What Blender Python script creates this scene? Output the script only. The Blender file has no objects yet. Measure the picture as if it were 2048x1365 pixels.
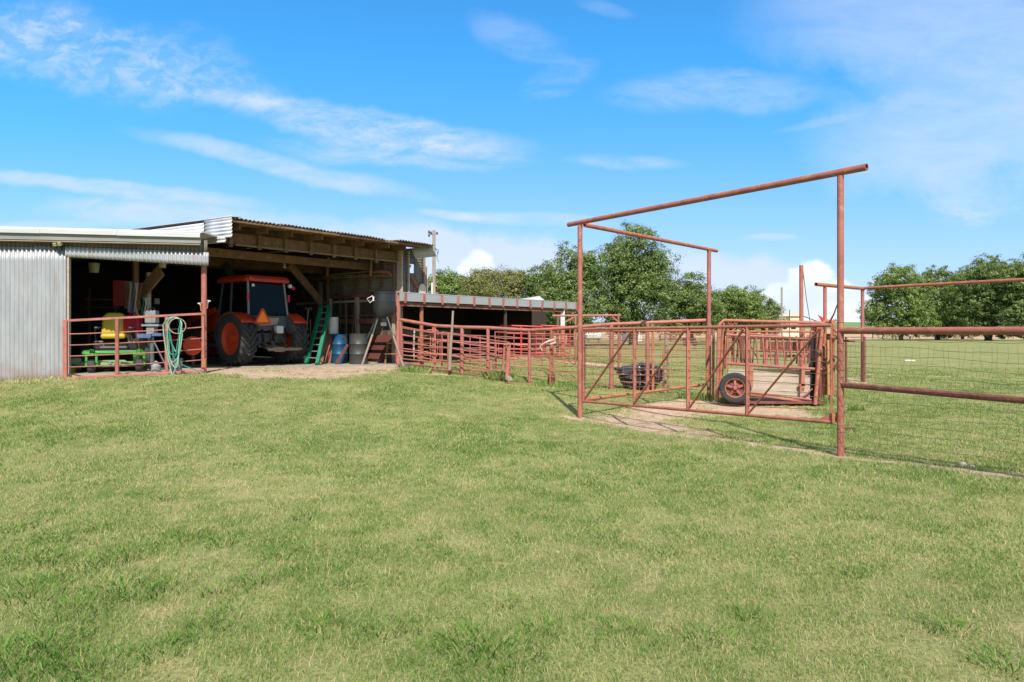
import bpy, math, random
import numpy as np
from mathutils import Vector, Matrix
random.seed(7); rng = np.random.default_rng(11)
C = bpy.context.scene.collection
R = math.radians
F, H, HY = 1365.0, 1.6, 668.0
# ---------- survey helpers: bearings read off the photo plus a measured distance ----------
def P(px, py, d): return Vector(((px-1024)/F*d, d, H+(HY-py)/F*d))
def XY(px, d): return ((px-1024)/F*d, d)

# ---------- mesh builder ----------
class MB:
    def __init__(s): s.v=[]; s.f=[]
    def add(s, vs, fs):
        b=len(s.v); s.v += [tuple(v) for v in vs]; s.f += [tuple(b+i for i in f) for f in fs]; return s
    def box(s, c, sz, rz=0, rot=None):
        x,y,z=[a/2 for a in sz]; M=rot if rot is not None else Matrix.Rotation(rz,3,'Z'); c=Vector(c)
        vs=[c+M@Vector((i*x,j*y,k*z)) for k in(-1,1) for j in(-1,1) for i in(-1,1)]
        return s.add(vs,[(0,2,3,1),(4,5,7,6),(0,1,5,4),(2,6,7,3),(0,4,6,2),(1,3,7,5)])
    def bar(s, a, b, w, h, up=(0,0,1)):
        a=Vector(a); b=Vector(b); t=(b-a).normalized(); u=Vector(up)
        if abs(t.dot(u))>.98: u=Vector((0,1,0)) if abs(t.y)<.9 else Vector((1,0,0))
        r=t.cross(u).normalized(); u=r.cross(t).normalized()
        vs=[]
        for p in(a,b):
            for i,j in((-1,-1),(1,-1),(1,1),(-1,1)): vs.append(p+r*(i*w/2)+u*(j*h/2))
        return s.add(vs,[(0,1,2,3),(7,6,5,4),(0,4,5,1),(1,5,6,2),(2,6,7,3),(3,7,4,0)])
    def tube(s, pts, r, n=8, cap=True, closed=False):
        pts=[Vector(p) for p in pts]; m=len(pts)
        rr=list(r) if hasattr(r,'__len__') else [r]*m
        rings=[]; prev=None
        for i,p in enumerate(pts):
            if closed: t=(pts[(i+1)%m]-pts[i-1])
            else: t=(pts[min(i+1,m-1)]-pts[max(i-1,0)])
            if t.length<1e-9: t=Vector((0,0,1))
            t.normalize()
            if prev is None:
                u=Vector((0,0,1)) if abs(t.z)<.9 else Vector((1,0,0))
                prev=t.cross(u).normalized()
            else:
                prev=(prev-t*prev.dot(t))
                prev=prev.normalized() if prev.length>1e-6 else t.orthogonal().normalized()
            q=t.cross(prev)
            rings.append([p+(prev*math.cos(2*math.pi*k/n)+q*math.sin(2*math.pi*k/n))*rr[i] for k in range(n)])
        vs=[v for g in rings for v in g]; fs=[]
        for i in range(m-1 if not closed else m):
            a=i*n; b=((i+1)%m)*n
            for k in range(n): fs.append((a+k,a+(k+1)%n,b+(k+1)%n,b+k))
        if cap and not closed:
            fs.append(tuple(range(n-1,-1,-1))); fs.append(tuple((m-1)*n+k for k in range(n)))
        return s.add(vs,fs)
    def pipe(s, a, b, r, wall=.006, n=12):     # open hollow pipe
        a=Vector(a); b=Vector(b); t=(b-a).normalized()
        u=t.orthogonal().normalized(); q=t.cross(u); vs=[]
        for p,rad in((a,r),(b,r),(b,r-wall),(a,r-wall)):
            vs+=[p+(u*math.cos(2*math.pi*k/n)+q*math.sin(2*math.pi*k/n))*rad for k in range(n)]
        fs=[]
        for i in range(4):
            j=(i+1)%4
            for k in range(n): fs.append((i*n+k,i*n+(k+1)%n,j*n+(k+1)%n,j*n+k))
        return s.add(vs,fs)
    def lathe(s, prof, c=(0,0,0), axis='Z', n=24, M=None, closed=False):
        c=Vector(c); vs=[]; m=len(prof)
        for r,h in prof:
            for k in range(n):
                a=2*math.pi*k/n
                p={'Z':Vector((r*math.cos(a),r*math.sin(a),h)),'X':Vector((h,r*math.cos(a),r*math.sin(a))),'Y':Vector((r*math.sin(a),h,r*math.cos(a)))}[axis]
                if M is not None: p=M@p
                vs.append(c+p)
        fs=[]
        for i in range(m-1 if not closed else m):
            j=(i+1)%m
            for k in range(n): fs.append((i*n+k,i*n+(k+1)%n,j*n+(k+1)%n,j*n+k))
        if not closed:
            if prof[0][0]>1e-4: fs.append(tuple(range(n-1,-1,-1)))
            if prof[-1][0]>1e-4: fs.append(tuple((m-1)*n+k for k in range(n)))
        return s.add(vs,fs)
    def prism(s, poly, ext):                    # planar polygon extruded by a vector
        poly=[Vector(p) for p in poly]; e=Vector(ext); n=len(poly)
        fs=[tuple(range(n-1,-1,-1)),tuple(range(n,2*n))]+[(i,(i+1)%n,n+(i+1)%n,n+i) for i in range(n)]
        return s.add(poly+[p+e for p in poly],fs)
    def build(s, name, mat, parent=None, smooth=False, bevel=0):
        me=bpy.data.meshes.new(name); me.from_pydata(s.v,[],s.f); me.materials.append(mat)
        import bmesh
        bm=bmesh.new(); bm.from_mesh(me); bmesh.ops.recalc_face_normals(bm,faces=bm.faces); bm.to_mesh(me); bm.free()
        if smooth:
            me.polygons.foreach_set('use_smooth',[True]*len(me.polygons))
            try: me.set_sharp_from_angle(angle=R(40))
            except Exception: pass
        o=bpy.data.objects.new(name,me); C.objects.link(o)
        if parent: o.parent=parent
        if bevel:
            b=o.modifiers.new('bevel','BEVEL'); b.width=bevel; b.segments=2; b.limit_method='ANGLE'
        return o
def npmesh(name, co, faces_flat, fsize, mat, parent=None, attr=None, smooth=False):
    me=bpy.data.meshes.new(name); nv=len(co); nf=len(faces_flat)//fsize
    me.vertices.add(nv); me.vertices.foreach_set('co',co.astype(np.float32).ravel())
    me.loops.add(len(faces_flat)); me.loops.foreach_set('vertex_index',faces_flat.astype(np.int32))
    me.polygons.add(nf); me.polygons.foreach_set('loop_start',np.arange(0,nf*fsize,fsize,dtype=np.int32))
    try: me.polygons.foreach_set('loop_total',np.full(nf,fsize,dtype=np.int32))
    except Exception: pass
    if smooth: me.polygons.foreach_set('use_smooth',np.ones(nf,dtype=bool))
    if attr:
        for k,a in attr.items():
            at=me.attributes.new(k,'FLOAT','POINT'); at.data.foreach_set('value',a.astype(np.float32))
    me.update(calc_edges=True); me.materials.append(mat)
    o=bpy.data.objects.new(name,me); C.objects.link(o)
    if parent: o.parent=parent
    return o
def thing(name, label, cat, loc=(0,0,0), rz=0, group=None):
    o=bpy.data.objects.new(name,None); C.objects.link(o); o.location=loc; o.rotation_euler=(0,0,rz)
    o.empty_display_size=.1
    o['label']=label; o['category']=cat
    if group: o['group']=group
    return o
def tag(o, label, cat, group=None):
    o['label']=label; o['category']=cat
    if group: o['group']=group
    return o
def struct(o, kind='structure'): o['kind']=kind; return o
def copy_tree(o, parent=None):
    c=o.copy(); C.objects.link(c); c.parent=parent
    for ch in list(o.children): copy_tree(ch,c)
    return c
def arc(c, r, a0, a1, n, ax=Vector((1,0,0)), ay=Vector((0,0,1))):
    c=Vector(c); return [c+ax*(r*math.cos(R(a0+(a1-a0)*i/n)))+ay*(r*math.sin(R(a0+(a1-a0)*i/n))) for i in range(n+1)]

# ---------- materials ----------
def mat(name, base, rough=.7, metal=0, var=None, scale=6, amt=.5, bump=0, bscale=40, stretch=None, spots=None, sscale=3, sth=(.55,.65), coord='Object', spec=.4, detail=6, vary=0, foot_rust=0):
    m=bpy.data.materials.new(name); m.use_nodes=True; nt=m.node_tree; N=nt.nodes; L=nt.links
    b=N['Principled BSDF']; b.inputs['Roughness'].default_value=rough; b.inputs['Metallic'].default_value=metal
    b.inputs['Specular IOR Level'].default_value=spec
    tc=N.new('ShaderNodeTexCoord'); mp=N.new('ShaderNodeMapping'); L.new(tc.outputs[coord],mp.inputs[0])
    if stretch: mp.inputs['Scale'].default_value=stretch
    col=None
    rgb=N.new('ShaderNodeRGB'); rgb.outputs[0].default_value=(*base,1); col=rgb.outputs[0]
    if var:
        n=N.new('ShaderNodeTexNoise'); n.inputs['Scale'].default_value=scale; n.inputs['Detail'].default_value=detail; n.inputs['Roughness'].default_value=.65
        L.new(mp.outputs[0],n.inputs[0])
        cr=N.new('ShaderNodeMapRange'); cr.inputs[1].default_value=.35; cr.inputs[2].default_value=.65; cr.inputs[4].default_value=amt; L.new(n.outputs[0],cr.inputs[0])
        mx=N.new('ShaderNodeMix'); mx.data_type='RGBA'; L.new(cr.outputs[0],mx.inputs[0]); L.new(col,mx.inputs[6]); mx.inputs[7].default_value=(*var,1); col=mx.outputs[2]
    if spots:
        n=N.new('ShaderNodeTexNoise'); n.inputs['Scale'].default_value=sscale; n.inputs['Detail'].default_value=9; n.inputs['Roughness'].default_value=.7
        mp2=N.new('ShaderNodeMapping'); mp2.inputs['Location'].default_value=(7.3,2.1,4.4); L.new(mp.outputs[0],mp2.inputs[0]); L.new(mp2.outputs[0],n.inputs[0])
        cr=N.new('ShaderNodeMapRange'); cr.inputs[1].default_value=sth[0]; cr.inputs[2].default_value=sth[1]; L.new(n.outputs[0],cr.inputs[0])
        mx=N.new('ShaderNodeMix'); mx.data_type='RGBA'; L.new(cr.outputs[0],mx.inputs[0]); L.new(col,mx.inputs[6]); mx.inputs[7].default_value=(*spots,1); col=mx.outputs[2]
    if foot_rust:
        sx=N.new('ShaderNodeSeparateXYZ'); L.new(tc.outputs['Object'],sx.inputs[0]); n=N.new('ShaderNodeTexNoise'); n.inputs['Scale'].default_value=4; n.inputs['Detail'].default_value=9; L.new(tc.outputs['Object'],n.inputs[0])
        a1=N.new('ShaderNodeMath'); a1.operation='MULTIPLY_ADD'; L.new(n.outputs[0],a1.inputs[0]); a1.inputs[1].default_value=-1.5; L.new(sx.outputs[2],a1.inputs[2])
        cr=N.new('ShaderNodeMapRange'); cr.inputs[1].default_value=.30; cr.inputs[2].default_value=-.15; cr.inputs[4].default_value=foot_rust; L.new(a1.outputs[0],cr.inputs[0])
        mx=N.new('ShaderNodeMix'); mx.data_type='RGBA'; L.new(cr.outputs[0],mx.inputs[0]); L.new(col,mx.inputs[6]); mx.inputs[7].default_value=(.36,.20,.12,1); col=mx.outputs[2]
    if vary:
        oi=N.new('ShaderNodeObjectInfo'); vr=N.new('ShaderNodeMapRange'); L.new(oi.outputs['Random'],vr.inputs[0]); vr.inputs[3].default_value=1-vary; vr.inputs[4].default_value=1+vary*.5
        hs=N.new('ShaderNodeHueSaturation'); L.new(vr.outputs[0],hs.inputs['Value']); L.new(col,hs.inputs['Color']); col=hs.outputs[0]
    L.new(col,b.inputs['Base Color'])
    if bump:
        n=N.new('ShaderNodeTexNoise'); n.inputs['Scale'].default_value=bscale; n.inputs['Detail'].default_value=5; L.new(mp.outputs[0],n.inputs[0])
        bp=N.new('ShaderNodeBump'); bp.inputs['Strength'].default_value=bump; bp.inputs['Distance'].default_value=.01; L.new(n.outputs[0],bp.inputs['Height']); L.new(bp.outputs[0],b.inputs['Normal'])
    return m
M={}
M['pipe']=mat('red_oxide_pipe',(.43,.145,.10),.62,var=(.28,.095,.065),scale=5,amt=.85,spots=(.46,.22,.12),sscale=9,sth=(.54,.66),bump=.25,bscale=60,vary=.15)
M['pipe_pink']=mat('sun_faded_red_pipe',(.45,.155,.13),.65,var=(.30,.105,.08),scale=5,amt=.85,spots=(.30,.12,.065),sscale=8,sth=(.52,.64),bump=.2,vary=.22)
M['pipe_rust']=mat('rusty_orange_pipe',(.43,.16,.08),.75,var=(.26,.09,.05),scale=7,amt=.8,spots=(.50,.21,.10),sscale=11,sth=(.55,.68),bump=.3,vary=.15)
M['pipe_dark']=mat('dark_rusty_iron',(.24,.08,.06),.75,var=(.11,.04,.03),scale=8,amt=.8,bump=.3,vary=.15)
M['bright_red']=mat('bright_red_paint',(.55,.03,.03),.45,var=(.4,.03,.03),scale=5)
M['wire']=mat('rusty_wire',(.17,.10,.07),.8,var=(.10,.06,.04),scale=4)
M['tin']=mat('galvanised_tin',(.47,.475,.49),.45,.4,var=(.36,.36,.37),scale=2.2,amt=.8,spots=(.40,.27,.19),sscale=1.3,sth=(.60,.78),bump=.08,bscale=18,stretch=(2.5,2.5,.6),foot_rust=.38,vary=.10)
M['tin_white']=mat('weathered_white_tin',(.58,.59,.61),.5,.1,var=(.46,.46,.48),scale=3,amt=.6,spots=(.40,.16,.10),sscale=2.2,sth=(.72,.78),bump=.08)
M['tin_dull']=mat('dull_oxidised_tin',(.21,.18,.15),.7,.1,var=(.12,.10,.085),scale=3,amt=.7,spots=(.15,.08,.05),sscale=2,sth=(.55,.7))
M['tin_shed']=mat('shed_fascia_steel',(.35,.36,.355),.5,.1,var=(.30,.31,.305),scale=1.5,amt=.6)
M['fascia']=mat('aged_white_fascia',(.50,.50,.50),.5,.05,var=(.36,.36,.35),scale=2.5,amt=.6,stretch=(.5,.5,3))
M['wood']=mat('weathered_lumber',(.21,.12,.058),.85,var=(.115,.065,.033),scale=5,amt=.8,stretch=(1,1,1),spots=(.32,.22,.13),sscale=7,sth=(.55,.7),bump=.3,bscale=25)
M['wood_new']=mat('tan_lumber',(.33,.20,.10),.8,var=(.20,.12,.06),scale=6,amt=.7,bump=.2)
M['wood_grey']=mat('silver_grey_planks',(.48,.385,.31),.85,var=(.33,.26,.20),scale=3,amt=.8,stretch=(1,1,7),bump=.3,bscale=20)
M['wood_black']=mat('shade_black_boards',(.04,.03,.022),.95,var=(.025,.02,.015),scale=2.2)  # near-black colour stands in for deep shade on back and shed walls
M['wood_dark']=mat('dark_barn_boards',(.17,.115,.075),.9,var=(.085,.058,.04),scale=2.2,amt=.9,stretch=(3,3,.5),spots=(.25,.20,.155),sscale=2.2,sth=(.56,.72),bump=.3,vary=.6)
M['board_red']=mat('faded_barn_red_boards',(.27,.08,.055),.85,var=(.17,.07,.05),scale=2.5,amt=.9,spots=(.24,.17,.12),sscale=3,sth=(.52,.64),bump=.2)
M['concrete']=mat('dusty_concrete',(.38,.32,.26),.9,var=(.27,.22,.18),scale=2.5,amt=.8,spots=(.42,.38,.33),sscale=9,sth=(.55,.7),bump=.3,bscale=50)
M['tyre_dark']=mat('dark_tyre_rubber',(.028,.029,.03),.8,var=(.05,.047,.042),scale=5)
M['tyre']=mat('tractor_tyre_rubber',(.034,.036,.036),.85,var=(.09,.08,.065),scale=5,amt=.5,bump=.3)
M['orange']=mat('tractor_orange_paint',(.60,.05,.015),.4,var=(.42,.04,.015),scale=4,amt=.5)
M['orange_rim']=mat('orange_wheel_paint',(.72,.085,.025),.5,var=(.55,.07,.03),scale=5,amt=.5)
M['smv']=mat('fluorescent_orange_plate',(1,.24,.01),.5)
M['smv_edge']=mat('dark_red_reflector',(.55,.03,.01),.35)
M['grey_paint']=mat('grey_machine_paint',(.11,.125,.13),.55,var=(.07,.08,.08),scale=6,amt=.7)
M['grey_light']=mat('light_grey_plastic',(.20,.205,.21),.5,var=(.35,.36,.37),scale=6)
M['iron']=mat('greasy_iron',(.07,.065,.06),.6,.3,var=(.14,.09,.06),scale=9,amt=.8)
M['black']=mat('black_plastic',(.02,.02,.022),.45,var=(.035,.035,.035),scale=5)
M['tarp']=mat('crinkled_black_plastic',(.022,.022,.026),.32,var=(.05,.05,.055),scale=4,bump=.5,bscale=9)
M['green_fibre']=mat('green_fibreglass',(.008,.19,.095),.45,var=(.006,.12,.06),scale=5)
M['deere']=mat('mower_green_paint',(.035,.26,.025),.45,var=(.04,.22,.03),scale=5,amt=.5)
M['deere_dull']=mat('dusty_green_paint',(.20,.33,.13),.6,var=(.14,.22,.10),scale=5)
M['yellow']=mat('yellow_vinyl',(.48,.37,.015),.5,var=(.40,.30,.02),scale=4,amt=.4)
M['red_plastic']=mat('red_plastic',(.40,.015,.035),.4,var=(.3,.015,.03),scale=4)
M['red_board']=mat('dull_red_board',(.28,.03,.025),.7,var=(.2,.03,.02),scale=4)
M['blue']=mat('blue_barrel_paint',(.005,.075,.17),.45,var=(.01,.05,.10),scale=4,amt=.8,spots=(.14,.08,.05),sscale=3,sth=(.60,.68))
M['drum']=mat('dark_grey_drum_paint',(.05,.053,.053),.5,.3,var=(.08,.078,.072),scale=4,amt=.8)
M['feeder']=mat('dark_galvanised_drum',(.045,.047,.05),.34,.45,var=(.03,.031,.033),scale=3,amt=.7,stretch=(3,3,.4))
M['white']=mat('off_white_paint',(.66,.66,.64),.5,var=(.5,.5,.48),scale=5,amt=.6)
M['cream']=mat('yellowed_plastic',(.42,.40,.22),.5,var=(.3,.28,.16),scale=4)
M['hose']=mat('green_garden_hose',(.02,.20,.15),.4,var=(.05,.28,.20),scale=8)
M['hose_pale']=mat('faded_green_hose',(.26,.42,.33),.45,var=(.16,.3,.24),scale=8)
M['rail_red']=mat('worn_red_boards',(.20,.06,.045),.85,var=(.12,.05,.04),scale=3,amt=.7,bump=.2)
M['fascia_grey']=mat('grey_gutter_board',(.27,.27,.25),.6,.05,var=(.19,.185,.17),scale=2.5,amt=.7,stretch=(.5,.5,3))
M['ochre']=mat('ochre_rusted_pipe',(.42,.24,.08),.7,var=(.40,.14,.07),scale=6)
M['ring']=mat('tan_drum_ring',(.42,.33,.24),.6,var=(.3,.23,.17),scale=5)
M['glass']=mat('tinted_cab_glass',(.008,.009,.009),.12,spec=.12)
M['lamp']=mat('clear_lamp_lens',(.65,.65,.6),.15)
M['redlens']=mat('red_lamp_lens',(.45,.01,.03),.2)
M['rope']=mat('bleached_rope',(.55,.46,.36),.9,var=(.40,.32,.24),scale=12)
M['bluecloth']=mat('blue_cloth',(.05,.09,.22),.9,var=(.2,.25,.35),scale=9)
M['bark']=mat('grey_brown_bark',(.11,.085,.065),.95,var=(.06,.045,.035),scale=4,amt=.9,bump=.6,bscale=14,stretch=(3,3,.7))
M['pole']=mat('weathered_pole_wood',(.36,.29,.23),.9,var=(.24,.18,.14),scale=3,amt=.8,stretch=(5,5,.5))
M['stone']=mat('pale_limestone',(.36,.32,.26),.9,var=(.26,.23,.19),scale=9)
M['house']=mat('cream_siding',(.62,.52,.40),.8,var=(.55,.46,.36),scale=1)
M['house_roof']=mat('grey_shingles',(.25,.24,.23),.9,var=(.2,.19,.18),scale=2)
M['asphalt']=mat('pale_gravel_road',(.48,.45,.41),.9,var=(.4,.37,.33),scale=.8)
# ---------- terrain ----------
def zc(px,py,d): return H-(py-HY)*d/F
CP=[]
for px,py,d in [(0,763,15),(130,757,15.2),(410,745,15.8),(600,757,15.4),(700,755,16.5),(800,737,19.9),(975,757,19.2),(1060,767,18.9),(1100,771,18.2),(1223,779,17.3),(1300,787,16.9)]:
    CP.append((*XY(px,d),zc(px,py,d)))
CP+=[(-5.7,18.3,.68),(-3.3,19.8,.68),(-9,19,.69),(-9,24,.69),(-16,15,.55),(-16,24,.6),(1.295,13,0),(4.31,8.95,0),(4.88,16.9,0),(5.33,7.1,.1),
  (0,0,0),(-3,3,0),(3,3,0),(0,6,0),(-7,7.5,.1),(-13,9,.15),(-14,2,0),(12,2,.1),(2.5,6.5,0),(2.5,10,0),(-1.5,9.5,.05),(-5,11,.27),(-9,11.5,.34),(-1,13,.19),(-2.3,16,.42),
  (0,25,.7),(3,28,.7),(-4,30,.7),(6.3,15.8,-.02),(7.5,13,0),(11.8,23,0),(8,30,.2),(14,30,.1),(13,14,.05),(5,22,.05),(10,8,.1),(1,22,.45),(-14,33,.6),(14,34,.15),(0,34,.62)]
CP=np.array(CP)
def _U(r2): return np.where(r2>1e-12, r2*np.log(np.maximum(r2,1e-12)), 0.0)
_n=len(CP); _A=np.zeros((_n+3,_n+3)); _d2=((CP[:,None,:2]-CP[None,:,:2])**2).sum(-1)
_A[:_n,:_n]=_U(_d2)+np.eye(_n)*.8; _A[:_n,_n]=1; _A[:_n,_n+1:]=CP[:,:2]; _A[_n,:_n]=1; _A[_n+1:,:_n]=CP[:,:2].T
_w=np.linalg.solve(_A,np.concatenate([CP[:,2],[0,0,0]]))
def tz(X,Y):
    X=np.asarray(X,float); Y=np.asarray(Y,float); sh=X.shape; x=np.clip(X.ravel(),-16,14); y=np.clip(Y.ravel(),-1,34)
    out=np.empty(len(x))
    for i in range(0,len(x),20000):
        a=x[i:i+20000]; b=y[i:i+20000]
        out[i:i+20000]=(_U((a[:,None]-CP[None,:,0])**2+(b[:,None]-CP[None,:,1])**2)@_w[:_n])+_w[_n]+_w[_n+1]*a+_w[_n+2]*b
    Yf=Y.ravel(); Xf=X.ravel()
    far=.55+np.clip(Yf-150,0,260)*.0145+np.clip(Yf-410,0,500)*.026
    t=np.clip((Yf-34)/30,0,1); t=t*t*(3-2*t)
    z=out*(1-t)+far*t
    z+= .015*np.sin(Xf*.9+1.3*np.sin(Yf*.7))*np.cos(Yf*.8+Xf*.3)*np.clip(1-(Yf-60)/60,0,1)*(1-np.exp(-((Xf-4)**2+(Yf-8)**2)*0)) 
    z-= .10*np.exp(-(((Xf-5.3)/.8)**2+((Yf-7.0)/2.)**2))*0
    return z.reshape(sh)
def gz(x,y): return float(tz(np.array([x]),np.array([y]))[0])
def G(px,py,lo=2.2,hi=200):
    ds=np.concatenate([np.arange(lo,40,.04),np.arange(40,hi,1.)])
    X=(px-1024)/F*ds; z=tz(X,ds); ray=H-(py-HY)/F*ds
    k=np.argmax(ray<=z); d=ds[k] if (ray<=z).any() else hi
    return Vector(((px-1024)/F*d,d,gz((px-1024)/F*d,d)))
def axis(lo,a,b,hi,st,gr=1.13):
    v=list(np.arange(a,b,st)); s=st
    while v[-1]<hi: s*=gr; v.append(v[-1]+s)
    s=st; u=[]; c=a
    while c>lo: s*=gr; c-=s; u.append(c)
    return np.array(u[::-1]+v)
gx=axis(-1600,-13,10,1600,.11); gy=axis(-60,2,27,2500,.11)
GX,GY=np.meshgrid(gx,gy); GZ=tz(GX,GY)
def seg_dist(X,Y,pts):
    d=np.full(X.shape,1e9)
    for a,b in zip(pts[:-1],pts[1:]):
        ax,ay=a[0],a[1]; bx,by=b[0],b[1]; L2=(bx-ax)**2+(by-ay)**2
        t=np.clip(((X-ax)*(bx-ax)+(Y-ay)*(by-ay))/L2,0,1); d=np.minimum(d,np.hypot(X-ax-t*(bx-ax),Y-ay-t*(by-ay)))
    return d
def in_poly(X,Y,pts):
    ins=np.zeros(X.shape,bool); n=len(pts)
    for i in range(n):
        x1,y1=pts[i][0],pts[i][1]; x2,y2=pts[(i+1)%n][0],pts[(i+1)%n][1]
        c=((y1>Y)!=(y2>Y)) & (X<(x2-x1)*(Y-y1)/((y2-y1)+1e-12)+x1); ins^=c
    return ins
def g2(l): return [G(*p) for p in l]
APRON=[(-8.9,15.1)]+[tuple(G(*p))[:2] for p in [(405,747),(500,757),(640,761),(740,750),(800,744)]]+[(-3.0,20.4),(-7,20),(-9,17)]
BARE=[tuple(G(*p))[:2] for p in [(1150,838),(1260,862),(1480,890),(1600,903),(1470,872),(1380,852),(1340,842),(1420,832),(1640,840),(1665,820),(1500,800),(1400,795),(1290,806),(1210,828)]]
STRIPS=[([tuple(G(*p))[:2] for p in [(1560,893),(1681,914),(1850,932),(1950,943),(2048,956)]]+[(6.5,4.2)],.10),
  ([(-17,14.0),(-11.25,14.93),(-9.95,15.1),(-7.0,15.6)],.20),
  ([tuple(G(*p))[:2] for p in [(800,744),(840,748),(900,750),(980,757),(1060,770),(1110,776)]],.16),
  ([tuple(G(*p))[:2] for p in [(1040,716),(1100,722),(1160,726),(1240,735)]],.5),
  ([tuple(G(*p))[:2] for p in [(1130,834),(1160,838)]],.14),
  ([tuple(G(*p))[:2] for p in [(1690,757),(1728,765)]],.3),
  ([tuple(G(*p))[:2] for p in [(1700,748),(1850,752),(2048,760)]],.18)]
def dirt(X,Y):
    m=np.zeros(X.shape)
    for poly in(APRON,BARE):
        ins=in_poly(X,Y,poly); e=seg_dist(X,Y,poly+[poly[0]]); sd=np.where(ins,e,-e)
        m=np.maximum(m,np.clip(.42+sd/.85,0,1))
    for pts,w in STRIPS:
        m=np.maximum(m,np.clip(1.1-seg_dist(X,Y,pts)/(w*1.6),0,.85))
    return m
def noise2(X,Y,s,seed=0):
    r=np.random.default_rng(seed); out=np.zeros(X.shape)
    for k in range(6):
        a=r.uniform(0,6.28); f=s*r.uniform(.6,1.7); out+=np.sin((X*math.cos(a)+Y*math.sin(a))*f+r.uniform(0,6.28)+1.2*np.sin((X*math.sin(a)-Y*math.cos(a))*f*.7))
    return out/6
DM=dirt(GX,GY)
GZ2=GZ-.012*DM*(GY<40)+.006*noise2(GX,GY,9,5)*(GY<30)
ny,nx=GX.shape; idx=np.arange(nx*ny).reshape(ny,nx)
faces=np.stack([idx[:-1,:-1],idx[:-1,1:],idx[1:,1:],idx[1:,:-1]],-1).reshape(-1)
# ground material
gm=bpy.data.materials.new('lawn_and_soil'); gm.use_nodes=True; nt=gm.node_tree; N=nt.nodes; L=nt.links
bs=N['Principled BSDF']; bs.inputs['Roughness'].default_value=.95; bs.inputs['Specular IOR Level'].default_value=.1
tc=N.new('ShaderNodeTexCoord')
def nz(scale,detail=6,rough=.6,vec=None):
    n=N.new('ShaderNodeTexNoise'); n.inputs['Scale'].default_value=scale; n.inputs['Detail'].default_value=detail; n.inputs['Roughness'].default_value=rough
    L.new(vec or tc.outputs['Object'],n.inputs[0]); return n.outputs[0]
def mr(i,a,b,c=0,d=1):
    m=N.new('ShaderNodeMapRange'); L.new(i,m.inputs[0]); m.inputs[1].default_value=a; m.inputs[2].default_value=b; m.inputs[3].default_value=c; m.inputs[4].default_value=d; return m.outputs[0]
def mixc(f,a,b):
    m=N.new('ShaderNodeMix'); m.data_type='RGBA'
    if hasattr(f,'links') : L.new(f,m.inputs[0])
    else: m.inputs[0].default_value=f
    for s,k in((a,6),(b,7)):
        if hasattr(s,'links'): L.new(s,m.inputs[k])
        else: m.inputs[k].default_value=(*s,1)
    return m.outputs[2]
def mth(op,a,b=0):
    m=N.new('ShaderNodeMath'); m.operation=op
    for s,k in((a,0),(b,1)):
        if hasattr(s,'links'): L.new(s,m.inputs[k])
        else: m.inputs[k].default_value=s
    return m.outputs[0]
GREEN=(.155,.21,.058); PALE=(.31,.33,.125); DRY=(.48,.375,.20)
c=mixc(mr(nz(.9,8,.65),.38,.62),GREEN,PALE)
c=mixc(mr(nz(.28,5),.45,.62,0,.55),c,(.21,.235,.095))
c=mixc(mr(nz(2.6,8,.7),.52,.68,0,.7),c,DRY)
c=mixc(mr(nz(38,4,.7),.42,.66,0,.75),c,(.07,.10,.025))
c=mixc(mr(nz(110,3,.7),.48,.68,0,.6),c,DRY)
sx=N.new('ShaderNodeSeparateXYZ'); L.new(tc.outputs['Object'],sx.inputs[0])
yy=mth('ADD',sx.outputs[1],mth('MULTIPLY',mth('SUBTRACT',nz(.03,3),.5),40))
c=mixc(mr(yy,118,135),c,(.44,.32,.19))
c=mixc(mr(yy,400,430),c,(.17,.24,.09))
at=N.new('ShaderNodeAttribute'); at.attribute_name='dirt'
soil=mixc(mr(nz(3,8,.7),.4,.62),(.42,.295,.20),(.56,.44,.33))
soil=mixc(mr(nz(60,5,.75),.45,.7,0,.7),soil,(.32,.21,.135))
dmask=mr(mth('ADD',at.outputs['Fac'],mth('MULTIPLY',mth('SUBTRACT',nz(5,9,.75),.5),2.6)),.38,.66)
c=mixc(dmask,c,soil)
L.new(c,bs.inputs['Base Color'])
bp=N.new('ShaderNodeBump'); bp.inputs['Strength'].default_value=.6; bp.inputs['Distance'].default_value=.03; L.new(nz(45,6,.75),bp.inputs['Height']); L.new(bp.outputs[0],bs.inputs['Normal'])
ground=npmesh('ground',np.stack([GX,GY,GZ2],-1).reshape(-1,3),faces,4,gm,attr={'dirt':DM.ravel()},smooth=True); struct(ground)
def gnd(x,y): return gz(x,y)

# ---------- grass ----------
def grass_mat():
    m=bpy.data.materials.new('grass_blades'); m.use_nodes=True; nt=m.node_tree; N=nt.nodes; L=nt.links
    for n in list(N): N.remove(n)
    out=N.new('ShaderNodeOutputMaterial'); d=N.new('ShaderNodeBsdfDiffuse'); t=N.new('ShaderNodeBsdfTranslucent'); mx=N.new('ShaderNodeMixShader'); mx.inputs[0].default_value=.3
    a=N.new('ShaderNodeAttribute'); a.attribute_name='tint'; cr=N.new('ShaderNodeValToRGB')
    e=cr.color_ramp; e.elements[0].position=0; e.elements[0].color=(.08,.175,.035,1); e.elements[1].position=1; e.elements[1].color=(.60,.48,.29,1)
    for p,cc in((.28,(.155,.28,.055)),(.48,(.27,.35,.105)),(.70,(.45,.425,.195))):
        k=e.elements.new(p); k.color=(*cc,1)
    L.new(a.outputs['Fac'],cr.inputs[0]); L.new(cr.outputs[0],d.inputs[0]); L.new(cr.outputs[0],t.inputs[0]); L.new(d.outputs[0],mx.inputs[1]); L.new(t.outputs[0],mx.inputs[2]); L.new(mx.outputs[0],out.inputs[0]); return m
GM=grass_mat()
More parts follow.
